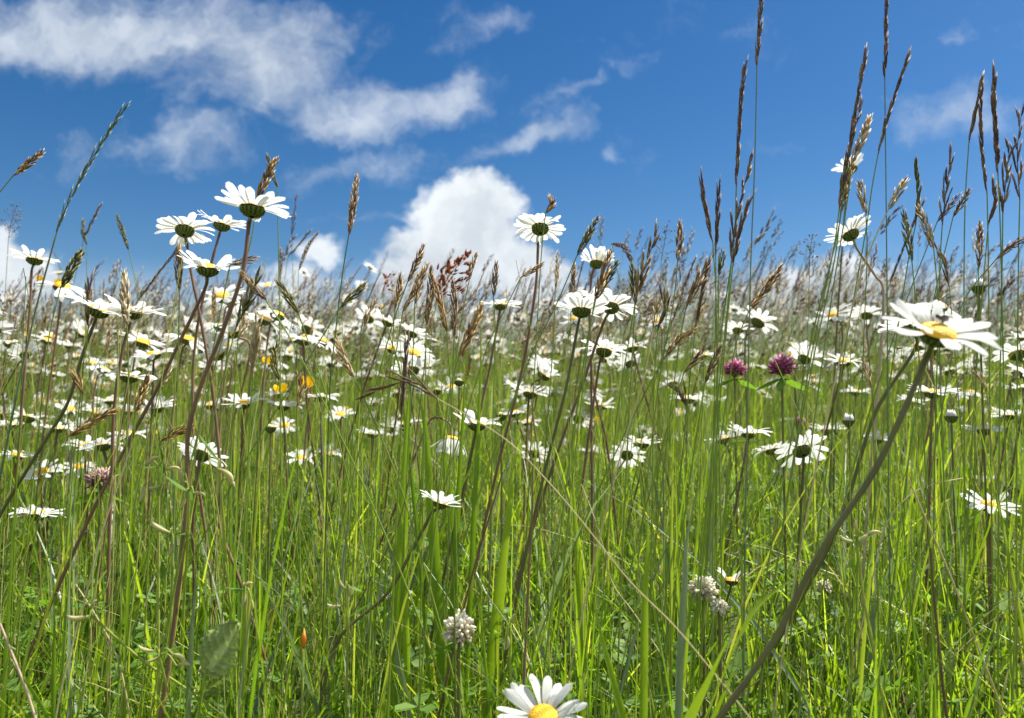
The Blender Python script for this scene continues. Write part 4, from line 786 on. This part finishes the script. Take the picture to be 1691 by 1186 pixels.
# ------------------------------------------------------------------ clovers, buttercups, rattle, leaves, single blades
def clover(label, px, py, wpx, fm, D=.026, droop=0.0, name='clover', leaves=0, squash=.85, path=(), half=False):
    Yd = F * D / wpx; c = P(px, py, Yd); stem = to_ground([c + [0, 0, -D * .35], c + [0, 0, -D * .8]] + [P(a, b_, Yd + .01) for a, b_ in path]); base = stem[-1]; rg = np.random.default_rng(int(px))
    root = thing(name, base, label, 'clover'); mb = MB(); tube(mb, catmull(thin_pts(stem, .03), 4), .0012, 6, .5); mb.build('stem', M['stem_green'], root, base); mb = MB(); n = 130; Rr = D / 2
    for k in range(n):
        z = 1 - 1.72 * (k + .5) / n; a = k * 2.39996; r_ = math.sqrt(max(0, 1 - z * z)); d = np.array([r_ * math.cos(a), r_ * math.sin(a), z])
        if half and d[0] > .2: continue
        e = d + np.array([0, 0, .45 - droop * 1.5 * (1 - z)]); p = c + d * Rr * np.array([.45, .45, .45 * squash]); wh = fm == 'clover_white'; p = p + rg.normal(0, Rr * (.09 if wh else .05), 3); p[2] -= Rr * .25 * wh * (1 - z) * 0
        husk(mb, p, e + rg.normal(0, .38 if wh else .2, 3), Rr * rg.uniform(.45, .9), Rr * rg.uniform(.10, .19 if wh else .14), np.clip(.45 + .4 * z + rg.uniform(-.35, .2), 0, .75), d, 0, wh)
    mb.build('flower_head', M[fm], root, base)
    mb = MB(); v = [[math.cos(k * .785) * Rr * .4, math.sin(k * .785) * Rr * .4, -Rr * .35] for k in range(8)] + [[0, 0, -Rr * .75], [0, 0, 0]]; mb.add(np.array(v) + c, None, [[8, (k + 1) % 8, k] for k in range(8)] + [[9, k, (k + 1) % 8] for k in range(8)], .5); mb.build('calyx', M['leaf'], root, base)
    for k in range(leaves):
        a = [2.9, .2, 4.4][k]; mb = MB(); d = np.array([math.cos(a), math.sin(a) * .6, -.25]); q_ = c + [0, 0, -Rr * .8]; ribbon(mb, [q_ + d * Rr * t_ * 2.2 + np.array([0, 0, -.006 * t_ * t_]) for t_ in (0, .25, .5, .75, 1)], [.0008, .004, .0052, .0035, .0004], np.cross(d, [0, .5, 1]), .2, .5); mb.build('leaf', M['leaf'], root, base)
    return root
clover('bright magenta clover above two green leaves, right of the middle', 1291, 608, 43, 'clover_pink', leaves=3)
clover('darker magenta clover half hidden by grass left of the bright one', 1213, 612, 35, 'clover_pink', leaves=2)
clover('small magenta clover tip above the turned-away daisy', 1320, 699, 20, 'clover_pink', .02)
clover('faded pink clover with ragged florets at the left', 166, 794, 44, 'clover_faded', .025, leaves=2)
clover('dark withered clover near the right edge', 1668, 815, 30, 'clover_brown')
clover('withered brown clover at the bottom edge', 1486, 1172, 38, 'clover_brown', .022)
clover('white clover head low in the middle of the grass', 758, 1040, 48, 'clover_white', .020, .25, leaves=1)
clover('white clover head by the blue-green blade', 1161, 975, 42, 'clover_white', .019, .2)
clover('small white clover remnant just below the other right one', 1188, 1003, 24, 'clover_white', .010, .5)
clover('tiny whitish clover head low at the right', 1360, 970, 22, 'clover_white', .014, .3)
clover('dull purple clover far right behind stalks', 1508, 822, 24, 'clover_faded', .022)

def buttercup(label, px, py, wpx, tilt=(0, 0), cup=55, D=.024, name='buttercup'):
    Yd = F * D / wpx; c = P(px, py, Yd); nv = np.array([tilt[0], -tilt[1], 1.]); nv /= np.linalg.norm(nv); stem = to_ground([c - nv * .001, c - nv * .02, c - nv * .02 + [0, .01, -.05]]); base = stem[-1]; root = thing(name, base, label, 'buttercup')
    mb = MB(); tube(mb, catmull(thin_pts(stem, .03), 4), .0008, 5, .5); mb.build('stem', M['stem_green'], root, base); B = basis(nv, [0, 1, 0])
    for k in range(5):
        a = k * 2 * math.pi / 5 + .3; mb = MB(); d = B @ np.array([math.cos(a), math.sin(a), 0]); s_ = B @ np.array([-math.sin(a), math.cos(a), 0]); cu = R(cup); V = []; T = []
        for i in range(6):
            t_ = i / 5; rr = D * .5 * (math.sin(t_ * 1.3) * math.cos(cu) + .12); zz = D * .55 * t_ * t_ * math.sin(cu) + D * .16 * t_; w_ = D * .30 * math.sin(min(1, .12 + t_ * 1.05) * math.pi * .62) * (1 if t_ < .9 else .7)
            for j in range(5):
                q_ = -1 + j / 2; V.append(c + d * (rr - .12 * w_ * q_ * q_) + s_ * w_ * q_ + nv * (zz - (.10 * D * q_ * q_ if t_ > .8 else 0))); T.append(.3 + .4 * t_)
        mb.add(V, [[i * 5 + j, i * 5 + j + 1, i * 5 + j + 6, i * 5 + j + 5] for i in range(5) for j in range(4)], None, np.array(T)); mb.build('petal', M['buttercup'], root, base)
    mb = MB(); rg = np.random.default_rng(2)
    for k in range(26): e = rg.normal(0, 1, 3); e = B @ (e * [.5, .5, 0] + [0, 0, 1]); husk(mb, c + nv * .002, e, D * .22, .0004, .8, e)
    mb.build('stamens', M['buttercup'], root, base); return root
buttercup('tall cupped buttercup, largest of the yellow flowers', 508, 640, 30, (.05, .0), 62)
buttercup('open buttercup at the upper left of the yellow group', 443, 601, 22, (.1, .3), 35)
buttercup('buttercup just left below the largest yellow one', 465, 648, 26, (-.1, .25), 40)
buttercup('small yellow buttercup under the largest one', 510, 660, 22, (.1, .1), 50)
buttercup('pale yellow buttercup among the white drift', 571, 684, 22, (0, .2), 40)
buttercup('buttercup bud low in the white drift, right of the middle', 985, 698, 14, (0, 0), 70, .016)
buttercup('faint blurred buttercup beside a spike at the far left', 97, 470, 16, (0, 0), 55, .022)
buttercup('faint blurred buttercup left of the foxtail head', 66, 464, 15, (0, .1), 50, .022)
buttercup('blurred buttercup right of the yellow group', 556, 603, 15, (0, .1), 50, .022)

# yellow rattle: leafy stems with cream hooded flowers
def rattle(label, px, py, Yd, flowers, path=()):
    c = P(px, py, Yd); stem = to_ground([c, c + [0, .002, -.02]] + [P(a, b_, Yd + .01) for a, b_ in path]); base = stem[-1]; root = thing('yellow_rattle', base, label, 'wild flower')
    mb = MB(); tube(mb, catmull(thin_pts(stem, .03), 4), .0009, 5, .7); mb.build('stem', M['stalk'], root, base)
    for i, (fx, fy, ang, L) in enumerate(flowers):
        p = P(fx, fy, Yd - .003); a = R(ang); d = np.array([math.cos(a), -.15, math.sin(a)]); u = np.array([-math.sin(a), 0, math.cos(a)]); L = L * Yd / F * .82
        mb = MB(); cv = catmull([p, p + d * L * .4 + u * L * .06, p + d * L * .75 + u * L * .02, p + d * L - u * L * .14], 4); k = len(cv); t_ = np.linspace(0, 1, k)
        tube(mb, cv, L * (.055 + .075 * np.sin(np.clip(t_ * 1.15, 0, 1) * math.pi) ** .8) * np.where(t_ > .95, .4, 1), 7, np.clip(.2 + t_ * .8, 0, 1)); mb.build('flower', M['cream'], root, base)
        near = np.array(min(stem, key=lambda q_: np.linalg.norm(q_ - p))); mb = MB(); tube(mb, catmull([near, (near + p) / 2 + np.array([0, 0, .004]), p], 4), .0005, 4, .6); mb.build('flower_stalk', M['stalk'], root, base)
        if i % 2 == 0:
            mb = MB(); dd = -d + np.array([0, 0, .6]); ribbon(mb, [near + dd * t_ * .016 for t_ in (0, .3, .6, 1)], [.0006, .0022, .0018, .0003], [0, 1, .2], .3, .5); mb.build('leaf', M['leaf'], root, base)
    return root
rattle('rattle plant with cream hooded flowers left of the pale pink stem', 262, 770, .50, [(240, 770, 40, 34), (268, 800, 200, 26), (238, 800, 265, 34), (275, 776, 10, 30)], [(262, 820), (262, 900)])
rattle('rattle plant with cream flowers hugging the red stem', 312, 812, .48, [(300, 775, 95, 34), (303, 800, 100, 34), (320, 815, 0, 24), (306, 822, 250, 24)], [(312, 870)])
rattle('rattle plant with a long twisted cream flower right of the pale pink stem', 362, 762, .48, [(360, 775, -28, 40), (372, 790, -30, 26)], [(365, 830)])
rattle('rattle plant with a single bent cream flower in front of low white petals', 284, 885, .50, [(280, 880, 148, 44), (286, 900, 250, 22)], [(284, 960)])
rattle('rattle plant with a pale side pod at the lower left', 152, 1018, .48, [(148, 1018, 182, 42), (150, 1005, 60, 22)], [(180, 1060)])
rattle('rattle plant with small cream hoods at the bottom left beside the red stem', 262, 1082, .48, [(254, 1075, 165, 30), (285, 1080, -20, 30), (292, 1100, 15, 28), (262, 1085, 200, 24)], [(270, 1140)])
rattle('rattle plant with drooping cream hoods right of the pale pink stem, low', 405, 975, .50, [(400, 970, 30, 24), (405, 980, 260, 26), (415, 990, 280, 22)], [(405, 1040)])
rattle('rattle plant with pale pods crossing the lower middle stems', 574, 970, .48, [(570, 972, 125, 20), (578, 985, 80, 22), (566, 1000, 180, 30)], [(574, 1050)])
rattle('rattle plant with pale yellow hoods behind the thick leaning stem', 1415, 893, .50, [(1408, 895, 160, 30), (1420, 905, 70, 30), (1428, 885, 20, 32), (1418, 880, 110, 26)], [(1425, 980), (1440, 1060)])
rattle('rattle plant with yellowish hoods by the ragged daisy', 1225, 915, .52, [(1222, 910, 200, 18), (1228, 900, 70, 20), (1216, 925, 250, 18)], [(1225, 990)])
rattle('rattle plant with small cream flowers between stalks at the lower middle', 842, 1035, .52, [(846, 1030, 80, 22), (838, 1050, 270, 26)], [(842, 1100)])

# dock leaf, orange bud, single blades, dry stalks
def broad_leaf(label, px, py, Yd, L, wd, ang, cat='leaf', name='dock_leaf', lean=.5):
    c = P(px, py, Yd); a = R(ang); d = np.array([math.cos(a), lean * .2, math.sin(a)]); s_ = np.array([-math.sin(a), -lean, math.cos(a)]); s_ -= d * s_.dot(d) / d.dot(d); s_ /= np.linalg.norm(s_); d = d / np.linalg.norm(d); nn = np.cross(d, s_)
    stem = to_ground([c + d * .002, c - d * .006, c - d * .01 + [0, .005, -.02]]); base = stem[-1]; root = thing(name, base, label, cat); mb = MB(); tube(mb, catmull(thin_pts(stem, .02), 4), .0010, 5, .6); mb.build('stem', M['stalk'], root, base)
    mb = MB(); nu, nv_ = 26, 17; V = []; T = []
    for i in range(nu):
        t_ = i / (nu - 1); w_ = wd * (math.sin(min(1, t_ * .97 + .03) * math.pi) ** .6) * (1 - .25 * t_) + .0003
        for j in range(nv_):
            q_ = -1 + 2 * j / (nv_ - 1); ve = math.cos((t_ * 7 - abs(q_) * 1.6) * 2 * math.pi); z = -.15 * wd * math.cos(q_ * math.pi / 2) ** 8 + .10 * wd * ve * min(1, abs(q_) * 3) + .05 * wd * math.sin(q_ * 5 + t_ * 9) * math.cos(t_ * 13) + .15 * wd * math.sin(t_ * 6) * q_
            V.append(c + d * L * t_ + s_ * w_ * (q_ + .04 * math.sin(t_ * 40) * (abs(q_) > .9)) + nn * z); T.append(.40 + .45 * (ve > .8) + (0.0 if abs(q_) > .13 else .5) - .1 * math.sin(q_ * 7 + t_ * 11))
    mb.add(V, [[i * nv_ + j, i * nv_ + j + 1, (i + 1) * nv_ + j + 1, (i + 1) * nv_ + j] for i in range(nu - 1) for j in range(nv_ - 1)], None, np.array(T)); mb.build('blade', M['pale_leaf'], root, base); return root
broad_leaf('large crinkled pale green leaf at the lower left', 338, 1110, .45, .037, .0150, 55, lean=-.45)
broad_leaf('darker crinkled leaf below the large one at the lower left', 330, 1150, .54, .035, .013, 30, lean=.9)
broad_leaf('small toothed bright leaf low at the right', 1565, 1125, .56, .024, .007, 75)
broad_leaf('grey-green broad leaf at the bottom right', 1510, 1165, .56, .030, .010, 5, lean=.9)
broad_leaf('dark oval leaf beside the red stem, right', 1548, 985, .62, .026, .007, 70)
broad_leaf('dark flat leaf under the flat right daisy', 1205, 730, .9, .040, .007, 2, lean=.9)
broad_leaf('shaded leaf by the pale blades in the lower middle', 1085, 1090, .55, .016, .006, 45)
def orange_bud():
    Yd = .50; c = P(501, 1072, Yd); stem = to_ground([c, P(500, 1120, Yd), P(499, 1186, Yd)]); base = stem[-1]; root = thing('orange_grass_bud', base, 'small orange pointed bud on a thin upright stalk, lower left', 'flower bud')
    mb = MB(); tube(mb, catmull(thin_pts(stem, .02), 4), .0007, 5, .8); mb.build('stem', M['stalk'], root, base); mb = MB(); husk(mb, c, [0.03, 0, 1], .014, .0022, .5); husk(mb, c, [-.08, 0, 1], .009, .0018, .2); mb.build('bud', M['orange'], root, base)
orange_bud()
def blade(label, pts, Yd, wpx, mat='blade', side=(1, .25, 0), tint=.5, dY=0, cat='grass blade', name='grass_leaf', fold=.3):
    q_ = [P(a, b_, Yd + dY * i) for i, (a, b_) in enumerate(pts)]; line = to_ground(q_[::-1][::-1]); base = line[-1]; cv = catmull(thin_pts(line, .02), 5); k = len(cv); t_ = np.linspace(0, 1, k); w_ = wpx * Yd / F / 2 * np.clip(np.minimum(1, .04 + t_ * 3.2) * (1 - .35 * t_), .02, 1)
    mb = MB(); ribbon(mb, cv, w_, side, fold, np.clip(tint + .1 * np.sin(t_ * 9), 0, 1)); o = mb.build(name, M[mat], None, base); o.location = [float(v) for v in base]; return tag(o, label, cat)
blade('broad bright green blade, left of two upright ones in the middle', [(676, 645), (672, 700), (668, 780)], .60, 22)
blade('broad bright green blade, right of the two upright ones in the middle', [(686, 645), (700, 690), (706, 760), (712, 840)], .61, 20, tint=.3)
blade('darker broad blade behind the drooping daisy', [(722, 655), (730, 720), (738, 800)], .95, 18, tint=.2)
blade('narrow pointed blade crossing the two overlapping daisies', [(625, 505), (645, 560), (660, 610), (668, 680)], .62, 7, 'grass', tint=.4)
blade('dark green upright blade with a sharp tip, middle', [(793, 520), (794, 600), (790, 700), (785, 800)], .60, 10, tint=.2)
blade('dark green blade beside the daisy with dark underside', [(770, 580), (766, 660), (760, 760)], .62, 12, tint=.1)
blade('bright lime blade under the lone tilted daisy', [(640, 770), (648, 810), (665, 870), (668, 960)], .58, 12, tint=.8)
blade('sunlit lime blade left of the pale diagonal stalk', [(845, 760), (842, 830), (830, 930)], .64, 22, tint=.8)
blade('sunlit blade hidden behind the middle stems', [(945, 760), (948, 840), (955, 940)], .66, 16, tint=.7)
blade('blue-green folded blade bending left, right of the middle', [(1153, 800), (1146, 850), (1132, 900), (1130, 960), (1124, 1040), (1118, 1190)], .46, 17, 'blue_grass', (1, .5, 0), .6)
blade('tapering green blade leaning left in the lower middle', [(975, 975), (985, 1020), (1003, 1090), (1030, 1190)], .44, 20, side=(1, .4, .2))
blade('upright green blade above the bottom daisy', [(1070, 845), (1068, 920), (1064, 1000), (1062, 1190)], .46, 16, tint=.6)
blade('broad bright leaf blade reaching right from the bottom, under the thick stem', [(1205, 1050), (1190, 1085), (1165, 1130), (1135, 1190)], .40, 32, tint=.7, side=(1, .2, .5))
blade('second broad blade right of the bright one at the bottom', [(1218, 1095), (1200, 1130), (1175, 1190)], .41, 24, tint=.5, side=(1, .2, .5))
blade('lime leaf blade crossing behind the thick leaning stem', [(1335, 938), (1295, 965), (1262, 990), (1225, 1040), (1190, 1120)], .42, 17, tint=.9, side=(.5, .2, 1))
blade('pale blue-green blade under the lone tilted daisy', [(746, 875), (742, 900), (737, 935), (732, 1000)], .80, 14, 'blue_grass', tint=.8)
blade('blue-green blade dropping through the lower middle', [(640, 985), (645, 1030), (655, 1080), (664, 1120)], .56, 12, 'blue_grass', tint=.6)
blade('long green blade at the lower left beside the red stem', [(325, 930), (320, 1000), (316, 1060), (310, 1190)], .50, 10, 'blue_grass', tint=.4)
blade('dark green upright blade at the far lower left', [(88, 940), (90, 1030), (89, 1100), (88, 1190)], .48, 8, tint=.1)
blade('white dry curled blade lying against the red stem, right of the middle', [(1282, 872), (1268, 878), (1258, 895), (1250, 918)], .52, 9, 'straw', (.5, 1, .3), .95)
blade('grey-green blade crossing the lower left corner', [(12, 1090), (35, 1120), (60, 1150), (82, 1190)], .46, 12, 'grass', (1, .2, .6), .3)
def dry(label, pts, Yd, rad=.0006, tint=.8, mat='straw', name='dry_stalk', dY=0):
    q_ = [P(a, b_, Yd + dY * i) for i, (a, b_) in enumerate(pts)]; line = to_ground(q_); base = line[-1]; cv = catmull(thin_pts(line, .015), 4); mb = MB(); k = len(cv); tube(mb, cv, np.linspace(rad * .6, rad * 1.2, k), 5, np.clip(tint + .1 * np.sin(np.arange(k)), 0, 1)); o = mb.build(name, M[mat], None, base); o.location = [float(v) for v in base]; return tag(o, label, 'dry stalk')
dry('long pale dry stalk slanting down right, near the right edge', [(1500, 790), (1530, 860), (1565, 940), (1600, 1030), (1635, 1120)], .52, .0009)
dry('pale straw stalk slanting left under the rattle pods, left', [(220, 730), (195, 800), (165, 890), (140, 990), (105, 1120), (92, 1186)], .48, .0007, .9)
dry('pinkish dry stem at the far lower left', [(0, 1030), (20, 1065), (40, 1130), (55, 1175)], .46, .0012, .5, 'pale_stalk')
dry('thin dry stalk crossing the grass at the lower left', [(125, 965), (160, 1020), (195, 1090), (215, 1186)], .50, .0008, .6)
dry('reddish bare stem rising at the right bottom', [(1537, 905), (1542, 980), (1550, 1060), (1558, 1140), (1565, 1190)], .50, .0012, .3, 'stem_red', 'bare_stem')
dry('reddish bare stem at the right of the pale diagonal stalk', [(880, 760), (878, 860), (874, 930), (868, 1060)], .50, .0012, .6, 'stem_red', 'bare_stem')
dry('slanting reddish bare stem left of the pale diagonal stalk', [(830, 780), (800, 880), (785, 930), (772, 980)], .56, .0011, .3, 'stem_red', 'bare_stem')
dry('white hair-thin stalk in the low middle grass', [(960, 800), (990, 880), (1010, 960), (1045, 1010)], .54, .0006, .9)
dry('thin pale stalk arching through the right-hand grass', [(1590, 790), (1540, 800), (1500, 820), (1462, 870), (1440, 960)], .54, .0006, .8)
dry('yellow-green tall stem left of the right edge', [(1695, 730), (1690, 860), (1680, 980), (1670, 1190)], .50, .0010, .6, 'stalk', 'bare_stem')
dry('dark thin grass stem crossing the bottom white clover', [(740, 840), (746, 920), (750, 1000), (752, 1190)], .48, .0008, .2, 'stalk', 'bare_stem')
dry('brown thin stem leaning beside the drooping daisy stem', [(705, 560), (690, 700), (660, 860), (610, 960), (560, 1060)], .58, .0007, .5, 'stem_red', 'bare_stem')
